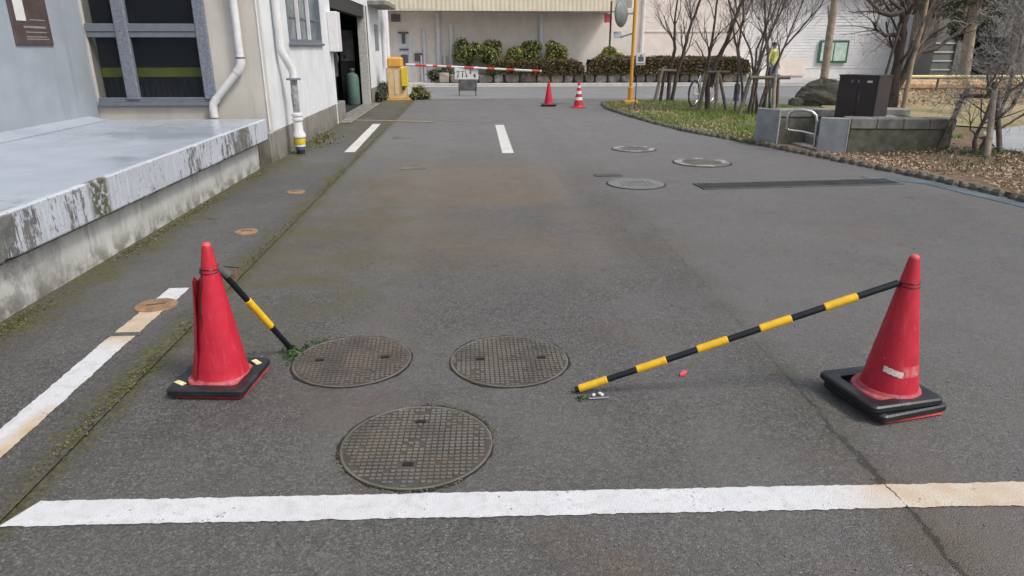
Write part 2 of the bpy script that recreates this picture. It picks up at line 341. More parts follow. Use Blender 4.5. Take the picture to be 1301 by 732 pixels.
_c = SOIL.mix(SOIL.ma('MULTIPLY', _g, .75), _c, (.085, .115, .03))
_c = SOIL.mix(SOIL.ma('MULTIPLY', SOIL.rmp(SOIL.noise(60, 3), .45, .7), .5), _c, (.06, .045, .03))
SOIL = SOIL.out(_c, .95, SOIL.bump(SOIL.noise(60, 3), .02, .7))
PATHM = simple('path_concrete', (.3, .31, .32), .85, .12, 3, .3, 120)
KERBL = simple('kerb_light', (.42, .41, .39), .8, .15, 5, .2)
GRASSM = leafmat('grass_blades', (.11, .185, .028), (.19, .245, .055), (.31, .29, .11), 5)
LITTER = leafmat('leaf_litter_mat', (.31, .215, .14), (.42, .3, .2), (.54, .42, .3), 12)
MOSSM = leafmat('moss_mat', (.06, .065, .016), (.12, .12, .035), (.19, .18, .06), 15)
WEEDM = leafmat('weed_mat', (.04, .085, .025), (.075, .135, .04), None, 15)
BUSHM = leafmat('bush_leaf', (.12, .15, .035), (.27, .285, .08), (.48, .47, .18), 5)
BUSHY = leafmat('bush_leaf_yellow', (.13, .16, .025), (.28, .28, .05), (.42, .4, .1), 5)
HEDGEM = leafmat('hedge_leaf', (.06, .058, .018), (.12, .085, .034), (.17, .11, .05), 4)
HEDGEC = simple('hedge_core', (.018, .017, .01), .95, .4, 9)
EVERG = leafmat('evergreen_leaf', (.035, .055, .03), (.085, .1, .05), (.12, .09, .06), 2)
VEST = simple('vest_yellow', (.52, .55, .17), .7, .1, 20)
DENIM = simple('denim_blue', (.07, .11, .2), .8, .2, 20)
SKIN = simple('skin', (.42, .26, .18), .55, .06, 20)
HAIR = simple('hair_black', (.012, .011, .011), .6, .2, 40)
TYRE = simple('tyre', (.02, .02, .02), .7, .2)
GLASSP = N('window_glass'); GLASSP.out((.02, .025, .03), .06)
GLASSP.b.inputs['Transmission Weight'].default_value = .0
GLASSP.b.inputs['Alpha'].default_value = .28; GLASSP.b.inputs['Specular IOR Level'].default_value = .35
GLASSP = GLASSP.m
GLASSG = simple('frosted_glass', (.16, .2, .215), .25, .35, 4, .02, 40)

# ------------------------------------------------------------------ mesh builder
def setp(o, label=None, cat=None, group=None, kind=None):
    if label: o['label'] = label
    if cat: o['category'] = cat
    if group: o['group'] = group
    if kind: o['kind'] = kind
    return o
def empty(name, loc=(0, 0, 0), label=None, cat=None, group=None, kind=None):
    o = bpy.data.objects.new(name, None); COL.objects.link(o); o.location = loc; o.empty_display_size = .1
    return setp(o, label, cat, group, kind)
def worldloc(o):
    v = Vector((0, 0, 0))
    while o: v = v + o.location; o = o.parent
    return v
class MB:
    def __init__(s): s.v = []; s.f = []
    def add(s, vs, fs, M=None):
        b = len(s.v)
        s.v += [tuple(M @ Vector(p)) for p in vs] if M is not None else [tuple(p) for p in vs]
        s.f += [tuple(i + b for i in f) for f in fs]; return s
    def box(s, c, d, rz=0, M=None, ch=0):
        x, y, z = d[0] / 2, d[1] / 2, d[2] / 2
        T = Matrix.Translation(c) @ Matrix.Rotation(rz, 4, 'Z')
        if M is not None: T = M @ T
        if ch <= 0:
            vs = [(a * x, b * y, e * z) for a in (-1, 1) for b in (-1, 1) for e in (-1, 1)]
            return s.add(vs, [(0, 1, 3, 2), (4, 6, 7, 5), (0, 4, 5, 1), (2, 3, 7, 6), (0, 2, 6, 4), (1, 5, 7, 3)], T)
        ch = min(ch, x * .9, y * .9, z * .9)
        idx = {}; vs = []
        for a in (-1, 1):
            for b in (-1, 1):
                for e in (-1, 1):
                    idx[a, b, e, 0] = len(vs); vs.append((a * x, b * (y - ch), e * (z - ch)))
                    idx[a, b, e, 1] = len(vs); vs.append((a * (x - ch), b * y, e * (z - ch)))
                    idx[a, b, e, 2] = len(vs); vs.append((a * (x - ch), b * (y - ch), e * z))
        fs = []
        for a in (-1, 1):
            q = [idx[a, b, e, 0] for b, e in ((-1, -1), (1, -1), (1, 1), (-1, 1))]; fs.append(q if a > 0 else q[::-1])
            q = [idx[b, a, e, 1] for b, e in ((-1, -1), (-1, 1), (1, 1), (1, -1))]; fs.append(q if a > 0 else q[::-1])
            q = [idx[b, e, a, 2] for b, e in ((-1, -1), (1, -1), (1, 1), (-1, 1))]; fs.append(q if a > 0 else q[::-1])
        for a in (-1, 1):
            for b in (-1, 1):
                fs.append([idx[a, b, -1, 0], idx[a, b, 1, 0], idx[a, b, 1, 1], idx[a, b, -1, 1]])
                fs.append([idx[a, -1, b, 0], idx[a, 1, b, 0], idx[a, 1, b, 2], idx[a, -1, b, 2]])
                fs.append([idx[-1, a, b, 1], idx[1, a, b, 1], idx[1, a, b, 2], idx[-1, a, b, 2]])
                for e in (-1, 1): fs.append([idx[a, b, e, i] for i in range(3)])
        return s.add(vs, fs, T)
    def ext(s, a, b, ch=0):          # box from min corner to max corner
        return s.box([(a[i] + b[i]) / 2 for i in range(3)], [abs(b[i] - a[i]) for i in range(3)], ch=ch)
    def tube(s, pts, rad, n=10, caps=True, M=None):
        pts = [Vector(p) for p in pts]
        if not hasattr(rad, '__len__'): rad = [rad] * len(pts)
        vs = []; fs = []
        ref = None
        for i, p in enumerate(pts):
            d = (pts[min(i + 1, len(pts) - 1)] - pts[max(i - 1, 0)])
            d = d.normalized() if d.length > 1e-9 else Vector((0, 0, 1))
            if ref is None: ref = d.orthogonal().normalized()
            ref = (ref - d * ref.dot(d)); ref = ref.normalized() if ref.length > 1e-6 else d.orthogonal().normalized()
            u = d.cross(ref)
            for j in range(n):
                a = 2 * math.pi * j / n
                vs.append(p + (ref * math.cos(a) + u * math.sin(a)) * rad[i])
        for i in range(len(pts) - 1):
            for j in range(n):
                fs.append((i * n + j, i * n + (j + 1) % n, (i + 1) * n + (j + 1) % n, (i + 1) * n + j))
        if caps:
            fs.append(tuple(range(n))[::-1]); fs.append(tuple(range((len(pts) - 1) * n, len(pts) * n)))
        return s.add(vs, fs, M)
    def lathe(s, prof, c=(0, 0, 0), n=32, M=None, a0=0, a1=2 * math.pi, fn=None, capb=False):
        full = abs(a1 - a0 - 2 * math.pi) < 1e-6; m = n if full else n + 1
        vs = []; fs = []
        for r, z in prof:
            for j in range(m):
                a = a0 + (a1 - a0) * j / n
                q = (c[0] + r * math.cos(a), c[1] + r * math.sin(a), c[2] + z)
                if fn: q = fn(q, a, r, z)
                vs.append(q)
        for i in range(len(prof) - 1):
            for j in range(n):
                j2 = (j + 1) % m
                fs.append((i * m + j, i * m + j2, (i + 1) * m + j2, (i + 1) * m + j))
        if full and prof[-1][0] > 1e-4: fs.append(tuple((len(prof) - 1) * m + j for j in range(m)))
        if full and capb and prof[0][0] > 1e-4: fs.append(tuple(range(m))[::-1])
        return s.add(vs, fs, M)
    def prism(s, poly, z0, z1):
        n = len(poly)
        vs = [(x, y, z0) for x, y in poly] + [(x, y, z1) for x, y in poly]
        fs = [tuple(range(n))[::-1], tuple(range(n, 2 * n))] + [(i, (i + 1) % n, n + (i + 1) % n, n + i) for i in range(n)]
        return s.add(vs, fs)
    def blob(s, c, r, seed=0, amp=.15, nu=14, nv=9, M=None, flat=None):
        rn = random.Random(seed); ph = [(rn.uniform(0, 6), rn.uniform(1, 4), rn.uniform(1, 4)) for _ in range(5)]
        vs = []; fs = []
        for i in range(nv + 1):
            t = math.pi * i / nv
            for j in range(nu):
                a = 2 * math.pi * j / nu
                d = Vector((math.sin(t) * math.cos(a), math.sin(t) * math.sin(a), math.cos(t)))
                q = 1 + amp * sum(math.sin(p + fx * d.x * 2 + fy * d.y * 2 + d.z * 2 * fx) for p, fx, fy in ph) / 2.5
                p = Vector((c[0] + d.x * r[0] * q, c[1] + d.y * r[1] * q, c[2] + d.z * r[2] * q))
                if flat is not None and p.z < flat: p.z = flat
                vs.append(p)
        for i in range(nv):
            for j in range(nu):
                fs.append((i * nu + j, (i + 1) * nu + j, (i + 1) * nu + (j + 1) % nu, i * nu + (j + 1) % nu))
        return s.add(vs, fs, M)
    def leaf(s, p, size, rn, up=.3, asp=.55):
        d = Vector((rn.gauss(0, 1), rn.gauss(0, 1), rn.gauss(0, 1) + up)).normalized()
        u = d.orthogonal().normalized(); u.rotate(Matrix.Rotation(rn.uniform(0, 6.28), 3, d))
        v = d.cross(u) * asp
        p = Vector(p); sz = size * rn.uniform(.7, 1.3)
        return s.add([p - u * sz / 2, p + v * sz / 2 + d * sz * .08, p + u * sz / 2, p - v * sz / 2 + d * sz * .08], [(0, 1, 2, 3)])
    def build(s, name, mat, parent=None, smooth=False, label=None, cat=None, group=None, kind=None, origin=None, local=False):
        me = bpy.data.meshes.new(name)
        off = Vector((0, 0, 0))
        if parent and not local: off = worldloc(parent)
        if origin is not None: off = Vector(origin)
        me.from_pydata([(x - off.x, y - off.y, z - off.z) for x, y, z in s.v], [], s.f)
        me.materials.append(mat)
        if smooth:
            me.polygons.foreach_set('use_smooth', [True] * len(me.polygons))
            try: me.set_sharp_from_angle(angle=R(38))
            except Exception: pass
        me.update()
        o = bpy.data.objects.new(name, me); COL.objects.link(o)
        if parent: o.parent = parent
        elif origin is not None: o.location = origin
        return setp(o, label, cat, group, kind)
def dup(root, loc, rz=0, label=None, group=None):
    r = root.copy(); COL.objects.link(r); r.location = loc; r.rotation_euler = (0, 0, rz)
    if label: r['label'] = label
    if group: r['group'] = group
    for ch in list(root.children):
        c = ch.copy(); COL.objects.link(c); c.parent = r
        for g in list(ch.children):
            d = g.copy(); COL.objects.link(d); d.parent = c
    return r
def sheet(name, poly, z, mat, **kw):
    b = MB(); b.add([(x, y, z) for x, y in poly], [tuple(range(len(poly)))]); return b.build(name, mat, **kw)
def frange(a, b, st):
    n = max(1, int(abs(b - a) / st)); return [a + (b - a) * i / n for i in range(n + 1)]

# ------------------------------------------------------------------ the setting: grounds
sheet('ground', [(-300, -50), (300, -50), (300, 400), (-300, 400)], -.02, DRYGR, kind='structure')
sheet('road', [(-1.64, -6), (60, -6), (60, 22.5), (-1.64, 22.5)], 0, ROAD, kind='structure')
sheet('gutter_apron', [(-2.9, -6), (-1.64, -6), (-1.64, 22.5), (-2.9, 22.5)], .006, APRON, kind='structure')
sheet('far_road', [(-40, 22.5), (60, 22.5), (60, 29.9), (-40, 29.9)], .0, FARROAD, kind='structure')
b = MB()
b.ext((-40, 29.9, -.01), (60, 30.12, .11), .015); b.build('far_kerb', KERBL, kind='structure')
sheet('far_pavement', [(-40, 30.12), (60, 30.12), (60, 37), (-40, 37)], .09, KERBL, kind='structure')
b = MB()   # narrow pale gutter strip in front of far kerb
b.ext((-2.5, 29.35, .003), (40, 29.9, .006)); b.build('far_gutter', KERBL, kind='structure')

# ---- painted lines
def line(name, p0, p1, wd, mat, label, seed, z=.004, jag=.003, st=.012, group=None, cat='road marking', ends=(0, 0)):
    rn = random.Random(seed); p0 = Vector((*p0, 0)); p1 = Vector((*p1, 0)); d = (p1 - p0); L = d.length; d.normalize(); nn = Vector((-d.y, d.x, 0))
    n = max(2, int(L / st)); vs = []; fs = []; ja = jb = 0
    for i in range(n + 1):
        t = L * i / n
        ja = ja * .55 + rn.gauss(0, jag) * .6; jb = jb * .55 + rn.gauss(0, jag) * .6
        ta = t + ends[0] * (1 - i / n); tb = t + ends[1] * (1 - i / n)
        a = p0 + d * ta + nn * (wd / 2 + ja); c = p0 + d * tb - nn * (wd / 2 + jb)
        vs += [(a.x, a.y, z), (c.x, c.y, z)]
    for i in range(n): fs.append((2 * i, 2 * i + 1, 2 * i + 3, 2 * i + 2))
    b = MB(); b.add(vs, fs); return b.build(name, mat, label=label, cat=cat, group=group)
line('white_line', (-1.60, 2.105), (3.2, 1.955), .138, L_FRONT, 'broad white line painted across the lane in the foreground, yellowing at its right end', 1, ends=(.03, -.03))
line('white_line', (-1.935, 1.6), (-1.972, 3.685), .138, L_LEFT, 'white line along the mossy gutter at lower left, ochre stained along its near edge', 2, z=.010)
line('white_line', (-1.972, 3.73), (-1.972, 4.5), .138, L_LEFT, 'short white and ochre line piece beside the left cone and a rusty cap', 3, z=.010)
line('white_line', (-1.84, 10.85), (-1.925, 15.0), .165, L_FAR, 'cream white dash along the gutter beside the white building', 4, z=.010)
line('white_line', (.615, 10.62), (.67, 14.7), .18, L_FAR, 'clean white dash in the middle of the lane', 5)
line('ochre_line', (-2.65, 15.9), (-.75, 15.35), .11, L_OCHRE, 'faded ochre stripe across the ground by the dark doorway', 6, z=.011)
sheet('patch_strip', [(-2.06, 3.68), (-1.88, 3.68), (-1.88, 3.735), (-2.06, 3.735)], .0105, APRON, label='narrow dark patch cut across the white line at left', cat='road patch')
rn = random.Random(4)
for i, (x, y, wh_) in enumerate([(-.25, 15.6, 'second from the left'), (.05, 15.45, 'in the middle of the row'), (.45, 15.5, 'second from the right'), (-.6, 15.8, 'leftmost of the row'), (.75, 15.6, 'rightmost of the row')]):
    q = [(x + rn.uniform(.06, .16) * math.cos(a), y + rn.uniform(.05, .3) * math.sin(a)) for a in (0, .9, 1.8, 2.7, 3.6, 4.5, 5.4)]
    sheet('paint_fleck', q, .004, GREYCOVER, label='worn scrap of white paint beyond the middle dash, ' + wh_, cat='road marking', group='worn paint scraps beyond the dash')

# ---- manholes
def manhole(c, r, mat, low, name, label, cross=12, holes=(), green=False, rot=0, gapw=.008, seed=1):
    t = empty(name, (c[0], c[1], 0), label, 'manhole cover', 'large manhole covers in the foreground')
    b = MB(); rn = random.Random(seed)
    def jit(q, a, rr, z):
        f = 1 + (.012 * math.sin(3 * a + seed) + .008 * math.sin(7 * a + 2 * seed) + .006 * math.sin(17 * a) + .006 * math.sin(31 * a + seed)) * (rr > r)
        return (c[0] + (q[0] - c[0]) * f, c[1] + (q[1] - c[1]) * f, q[2])
    b.lathe([(r + gapw, .002), (r + gapw, .0045), (r - .002, .0045)], (c[0], c[1], 0), 110, fn=jit)
    b.build('dirt_joint', GAP, t, True)
    b = MB(); b.lathe([(r, .002), (r, .006), (r - .003, .0075), (r - .008, .0075), (r - .010, .005)], (c[0], c[1], 0), 56); b.build('rim', mat, t, True)
    b = MB(); b.lathe([(r - .0105, .0035), (r - .012, .0055), (.0005, .0055)], (c[0], c[1], 0), 56); b.build('cover_plate', low, t, True)
    b = MB(); stp = 2 * (r - .02) / (cross * 2); ca, sa = math.cos(rot), math.sin(rot)
    for i in range(-cross, cross + 1):
        for j in range(-cross, cross + 1):
            x, y = i * stp, j * stp
            if math.hypot(x, y) > r - .018 or rn.random() < .03 + .3 * (math.sin(x * 19 + seed) * math.sin(y * 23 + seed) > .62): continue
            if any(abs(x - hx) < .03 and abs(y - hy) < .022 for hx, hy in holes): continue
            wx, wy = (stp * .8, stp * .46) if (i // 2 + j) % 2 else (stp * .66, stp * .60)
            b.box((c[0] + x * ca - y * sa, c[1] + x * sa + y * ca, .0072 + rn.uniform(-.001, .001)), (wx, wy, .006), rot)
    b.build('tread_pattern', mat, t, kind='stuff')
    for hx, hy in holes:
        b = MB(); b.box((c[0] + hx * ca - hy * sa, c[1] + hx * sa + hy * ca, .0072), (.042, .022, .006), rot); b.build('lifting_hole', HOLE, t)
    return t
manhole((-.628, 3.295), .305, IRONR, IRON2, 'manhole_cover', 'round iron manhole cover beside the foot of the short bar, weeds along its rim', holes=((.17, .01), (-.17, .01)), rot=.05, seed=3)
manhole((.192, 3.245), .307, IRON, IRON2, 'manhole_cover', 'pale round iron manhole cover in the middle, nearest the long bar', holes=((.17, .01), (-.15, .01)), rot=.0, seed=8)
manhole((-.236, 2.465), .312, IRON, IRON2, 'manhole_cover', 'round iron manhole cover closest to the broad white line', holes=((-.0, .17), (-.02, -.15)), rot=-.03, seed=5)
def farcover(c, r, mat, label, ringed):
    t = empty('manhole_cover', (c[0], c[1], 0), label, 'manhole cover', 'manhole covers far down the lane')
    b = MB(); b.lathe([(r * 1.06, .001), (r * 1.06, .004), (.001, .004)], (c[0], c[1], 0), 40); b.build('frame', GAP, t)
    b = MB(); b.lathe([(r, .004), (r, .009), (.001, .0095)], (c[0], c[1], 0), 40); b.build('cover_plate', mat, t)
    if ringed:
        for a0, a1 in ringed:
            b = MB(); b.lathe([(r * .72, .0098), (r * .72, .0125), (r * .98, .0125), (r * .98, .0098)], (c[0], c[1], 0), 14, a0=a0, a1=a1); b.build('paint_arc', WHITEWORN, t)
    b = MB(); stp = r / 6
    for i in range(-5, 6):
        for j in range(-5, 6):
            if math.hypot(i, j) * stp < r * .62: b.box((c[0] + i * stp, c[1] + j * stp, .0105), (stp * .6, stp * .6, .005))
    b.build('tread_pattern', mat, t, kind='stuff')
farcover((2.66, 10.95), .34, IRON, 'small dark manhole cover with white paint arcs, farther of the two painted ones', [(.5, 1.4), (2.0, 3.6), (4.0, 5.0), (5.4, 6.3)])
farcover((3.31, 9.55), .39, IRON, 'dark manhole cover with broken white paint ring, nearer the stone planter', [(2.2, 3.9), (4.2, 4.9), (5.7, 6.9), (1.2, 1.7)])
farcover((2.0, 8.03), .335, GREYCOVER, 'plain light grey round cover left of the drain grating', None)
for c, lab in (((-.753, 9.4), 'small dark square lid set in the brown stained asphalt'), ((-1.2, 12.7), 'small dark square lid beside the cream white dash')):
    t = empty('service_lid', (c[0], c[1], 0), lab, 'lid', 'small lids in the lane')
    b = MB(); b.box((c[0], c[1], .003), (.34, .32, .005)); b.build('frame', IRON, t)
    b = MB(); b.box((c[0], c[1], .006), (.30, .28, .008), ch=.003); b.build('plate', IRON, t)
b = MB(); b.box((1.78, 8.62, .004), (.34, .16, .008), .05); b.build('service_lid', IRON2, label='small dark lid just beyond the plain grey round cover', cat='lid', origin=(1.78, 8.62, 0))
for c, r, lab in (((-1.95, 7.76), .105, 'rusty round cap in the gutter, farthest of three'), ((-1.974, 6.0), .10, 'rusty orange round cap in the gutter, middle of three'), ((-1.99, 4.17), .125, 'rusty brown round cap on the ochre line end, nearest of three')):
    t = empty('rusty_cap', (c[0], c[1], .006), lab, 'drain cap', 'rusty caps along the gutter')
    b = MB(); b.lathe([(r, .006), (r * .98, .014), (r * .8, .0165), (.001, .017)], (c[0], c[1], 0), 28); b.build('cap', RUST, t, True)
    b = MB(); b.box((c[0], c[1], .0185), (r * .9, .012, .004), .3); b.build('key_slot', IRON2, t)

# ---- drain grating on the right
t = empty('drain_grating', (3.9, 7.85, 0), 'long narrow steel drain grating across the lane at right', 'drain')
b = MB(); dv = Vector((4.95 - 2.69, .15)).normalized(); ang = math.atan2(dv.y, dv.x)
g0 = Vector((2.69, 7.80)); gl = 2.5; gw = .34
gc = g0 + dv * gl / 2
b.box((gc.x, gc.y, .002), (gl, gw, .004), ang); b.build('channel', HOLE, t)
b = MB(); nv2 = Vector((-dv.y, dv.x))
for sgn in (-1, 1):
    q = gc + nv2 * sgn * gw / 2; b.box((q.x, q.y, .007), (gl, .018, .012), ang)
b.build('frame', GRATE, t)
proto = None
for i in range(48):
    q = g0 + dv * (.025 + i * .052)
    if proto is None:
        bb = MB(); bb.box((0, 0, 0), (.016, gw - .02, .010)); proto = bb.build('slat', GRATE, t, local=True); o = proto
    else: o = proto.copy(); COL.objects.link(o); o.parent = t
    o.location = (q.x - 3.9, q.y - 7.85, .007); o.rotation_euler = (0, 0, ang)

# ---- pale gutter along island foot
b = MB()
gp = [((4.95, 8.32), (5.0, 7.97)), ((5.25, 8.3), (5.25, 8.02)), ((5.62, 8.05), (5.46, 7.8)), ((5.72, 7.5), (5.53, 7.3)), ((5.80, 6.9), (5.62, 6.75)), ((5.9, 6.2), (5.72, 6.1)), ((6.1, 5), (5.92, 5)), ((6.5, 3), (6.32, 3))]
for (a, c), (d, e) in zip(gp[:-1], gp[1:]):
    b.add([(*a, .005), (*c, .005), (*e, .005), (*d, .005)], [(0, 1, 2, 3)])
b.build('gutter_strip', BLUEGREY, kind='structure')

# ------------------------------------------------------------------ island, kerb
ISL = [(3.72, 18.6), (3.80, 16.9), (4.02, 14.8), (4.25, 13.3), (4.62, 12.15), (4.86, 11.42), (5.15, 10.3), (5.33, 9.6), (5.50, 8.9), (5.72, 8.2), (5.86, 7.4), (5.93, 6.6), (6.1, 5.4), (6.4, 3.5), (7, 0), (7.6, -3)]
BACK = [(60, -3), (60, 27), (15, 26.5), (12.5, 22.5), (10.2, 19.9), (9, 19.0), (7.6, 18.9), (6.6, 20.2), (5.4, 21.0), (4.4, 20.9), (3.9, 20.0)]
def rise(x, y):                      # the bed swells a little away from the kerb
    t = max(0, min(1, (x - 5.6) / 2.2)); u = max(0, min(1, (12 - y) / 2)); v = max(0, min(1, (y - 3) / 3))
    return .05 + .09 * t * t * (3 - 2 * t) * u * v
import bmesh
def fillpoly(poly, zf, name, mat, step=.35, lim=(3, 13, 4, 22), **kw):
    # outline strip + inner grid clipped by point test
    bm = bmesh.new(); vs = [bm.verts.new((x, y, 0)) for x, y in poly]; bm.faces.new(vs)
    for ax in (0, 1):
        q = lim[ax * 2]
        while q < lim[ax * 2 + 1]:
            no = [0, 0, 0]; no[ax] = 1; co = [0, 0, 0]; co[ax] = q
            bmesh.ops.bisect_plane(bm, geom=bm.verts[:] + bm.edges[:] + bm.faces[:], plane_co=co, plane_no=no); q += step
    for v in bm.verts: v.co.z = zf(v.co.x, v.co.y)
    bmesh.ops.triangulate(bm, faces=bm.faces[:])
    me = bpy.data.meshes.new(name); bm.to_mesh(me); bm.free(); me.materials.append(mat)
    if me.polygons[0].normal.z < 0: me.flip_normals()
    o = bpy.data.objects.new(name, me); COL.objects.link(o); return setp(o, **kw)
fillpoly(ISL + BACK, rise, 'planting_island', SOIL, kind='structure')
b = MB()
fp = [(10.5, 19.95), (12.9, 22.6), (15.2, 26.4), (60, 26.9), (60, 5), (13, 12.6), (10.2, 12.9), (8.6, 14.6), (9.3, 18)]
b.add([(x, y, .075) for x, y in fp], [tuple(range(len(fp)))[::-1]]); b.build('field', DRYGR, kind='structure')
b = MB(); pp = [(7.62, 9.5), (8.9, 11.5), (10.6, 12.6), (14, 13.5), (30, 16), (30, 10), (12, 10.4), (9.0, 9.3), (7.9, 8.9)]
b.add([(x, y, .165) for x, y in pp], [tuple(range(len(pp)))[::-1]]); o = b.build('path', PATHM, kind='structure')
# cobble kerb: each stone a part
ke = empty('kerb', (5, 10, 0), kind='structure')
def along(poly, st, rn):
    out = []; acc = 0; nxt = 0
    for (x0, y0), (x1, y1) in zip(poly[:-1], poly[1:]):
        L = math.hypot(x1 - x0, y1 - y0); 
        while nxt < acc + L:
            t = (nxt - acc) / L; out.append((x0 + (x1 - x0) * t, y0 + (y1 - y0) * t, math.atan2(y1 - y0, x1 - x0))); nxt += st * rn.uniform(.85, 1.15)
        acc += L
    return out
rn = random.Random(12)
protos = []
for s_ in range(6):
    bb = MB(); bb.blob((0, 0, 0), (.085, .075, .075), s_, .14, 8, 5); bb.v = [(max(-.075, min(.075, x)), max(-.065, min(.065, y)), max(-.06, min(.055, z))) for x, y, z in bb.v]
    me_o = bb.build('kerb_stone', KERBS, ke, local=True); me_o.location = (0, 0, -.3); protos.append(me_o)
first = list(protos)
for x, y, a in along([(3.9, 20.0)] + ISL[:15], .165, rn):
    if first: o = first.pop()
    else: o = rn.choice(protos).copy(); COL.objects.link(o); o.parent = ke
    o.location = (x - 5 - .02 + rn.uniform(-.015, .015), y - 10 + rn.uniform(-.01, .01), .012 + rn.uniform(-.012, .012)); o.rotation_euler = (rn.uniform(-.1, .1), rn.uniform(-.1, .1), a + rn.uniform(-.15, .15)); f = rn.uniform(.85, 1.1); o.scale = (f, f, f)
b = MB()          # earth side below the bed's edge
for (x0, y0), (x1, y1) in zip(ISL[:-1], ISL[1:]): b.add([(x0, y0, -.01), (x1, y1, -.01), (x1, y1, rise(x1, y1)), (x0, y0, rise(x0, y0))], [(0, 1, 2, 3)])
b.build('kerb_backing', SOIL, ke)

def inpoly(x, y, poly):
    c = False; n = len(poly)
    for i in range(n):
        x0, y0 = poly[i]; x1, y1 = poly[i - 1]
        if (y0 > y) != (y1 > y) and x < (x1 - x0) * (y - y0) / (y1 - y0) + x0: c = not c
    return c
# grass
def grass(name, pts, hmin, hmax, mat, rn, wd=.006, per=1, bend=.5, z=None):
    b = MB()
    for x, y in pts:
        h = rn.uniform(hmin, hmax); a = rn.uniform(0, 6.28); c, s_ = math.cos(a) * wd, math.sin(a) * wd
        lx, ly = rn.gauss(0, bend) * h, rn.gauss(0, bend) * h; z0 = (rise(x, y) if z is None else z) - .004
        b.add([(x - c, y - s_, z0), (x + c, y + s_, z0), (x + lx, y + ly, z0 + h)], [(0, 1, 2)])
    return b.build(name, mat, kind='stuff')
rn = random.Random(5); pts = []
while len(pts) < 26000:
    x, y = rn.uniform(3.7, 8.5), rn.uniform(11.3, 20.5)
    d = rn.random()
    if not inpoly(x, y, ISL + BACK): continue
    if x > 5.2 and y < 12.0 and x < 8: continue
    if math.sin(x * 2.3 + 1) * math.sin(y * 1.7 + x) + rn.gauss(0, .45) < -.25: continue
    if y > 16.5 and rn.random() < .4: continue
    pts.append((x, y))
grass('grass', pts, .03, .095, GRASSM, rn, .008)
pts = []
for cx, cy, n, r in ((6.5, 8.6, 500, .6), (7.3, 9.3, 260, .2), (7.5, 9.2, 160, .14), (6.9, 9.7, 120, .25), (7.6, 8.7, 200, .5), (6.5, 9.75, 120, .4)):
    for _ in range(n):
        q = (rn.gauss(cx, r), rn.gauss(cy, r * .6))
        if inpoly(q[0] - .12, q[1] - .05, ISL + BACK): pts.append(q)
grass('grass_tuft', pts, .03, .10, WEEDM, rn, .006)
b = MB(); cnt = 0
while cnt < 11000:
    x, y = rn.uniform(5.3, 10.5), rn.uniform(5.5, 10.4)
    if not inpoly(x - .06, y, ISL + BACK) or inpoly(x, y, pp): continue
    if math.sin(x * 3) * math.sin(y * 2.6) + .6 * math.sin(x * 7 + y * 5) * math.sin(y * 9 - x * 4) + rn.gauss(0, .35) < -.15: continue
    b.leaf((x, y, rise(x, y) + rn.uniform(.004, .03)), rn.uniform(.025, .055), rn, 1.6); cnt += 1
for _ in range(2500):
    x, y = rn.uniform(3.8, 5.2), rn.uniform(11.5, 20)
    if inpoly(x - .05, y, ISL + BACK): b.leaf((x, y, rise(x, y) + .03), .05, rn, 1.5)
for _ in range(6000):
    x, y = rn.uniform(11, 24), rn.uniform(18, 26)
    if inpoly(x, y, fp): b.leaf((x, y, .09), .09, rn, 1.5)
b.build('leaf_litter', LITTER, kind='stuff')
# moss along joint and wall foot
b = MB()
for _ in range(3600):
    y = 1.7 + 9.5 * rn.random() ** 1.5
    if math.sin(y * 5) + math.sin(y * 2.3 + 1) + rn.gauss(0, .6) < -.1: continue
    x = -1.655 + rn.gauss(0, .016) - abs(rn.gauss(0, .02)); b.leaf((x, y, .008 + abs(rn.gauss(0, .005))), rn.uniform(.006, .014), rn, 1.2, .8)
for _ in range(3000):
    y = 3.0 + 6.4 * rn.random() ** 1.3
    if math.sin(y * 3.7) + math.sin(y * 1.9 + 2) + rn.gauss(0, .6) < -.1: continue
    x = -2.745 + abs(rn.gauss(0, .055)); b.leaf((x, y, .010 + abs(rn.gauss(0, .008))), rn.uniform(.008, .017), rn, 1.2, .8)
for cx, cy, sx, sy, n in ((-2.6, 12.7, .08, .35, 220), (-2.45, 11.9, .12, .3, 120)):
    for _ in range(n): b.leaf((rn.gauss(cx, sx), rn.gauss(cy, sy), .012 + abs(rn.gauss(0, .02))), .035, rn, 1, .8)
b.build('moss', MOSSM, kind='stuff')
b = MB()   # weeds at left manhole rim
for _ in range(150):
    a = rn.uniform(2.1, 3.3); r_ = .322 + rn.gauss(0, .008); b.leaf((-.628 + r_ * math.cos(a), 3.295 + r_ * math.sin(a), .010 + abs(rn.gauss(0, .008))), rn.uniform(.008, .02), rn, .8, .7)
for _ in range(150):
    b.leaf((rn.gauss(-.965, .022), rn.gauss(3.385, .03), .01 + abs(rn.gauss(0, .012))), rn.uniform(.01, .024), rn, .8, .7)
for _ in range(40):
    b.leaf((rn.gauss(.5, .012), rn.gauss(2.80, .012), .006 + abs(rn.gauss(0, .005))), .014, rn, .8, .7)
b.build('rim_weeds', WEEDM, kind='stuff'); b = MB()
for _ in range(420):
    a = rn.choice((rn.uniform(3.3, 5.4), rn.uniform(.2, 1.5))); r_ = .328 + rn.gauss(0, .007); b.leaf((-.236 + r_ * math.cos(a), 2.465 + r_ * math.sin(a), .006 + abs(rn.gauss(0, .003))), rn.uniform(.004, .010), rn, .8, .7)
b.build('rim_moss', MOSSM, kind='stuff')
b = MB()   # grit and tiny stones on the asphalt
for _ in range(1500):
    x, y = rn.uniform(-1.5, 3.2), 1.6 + 7 * rn.random() ** 1.6
    s_ = rn.uniform(.002, .0055); b.box((x, y, s_ * .4), (s_ * 1.4, s_, s_), rn.uniform(0, 3))
b.build('grit', GREYCOVER, kind='stuff')

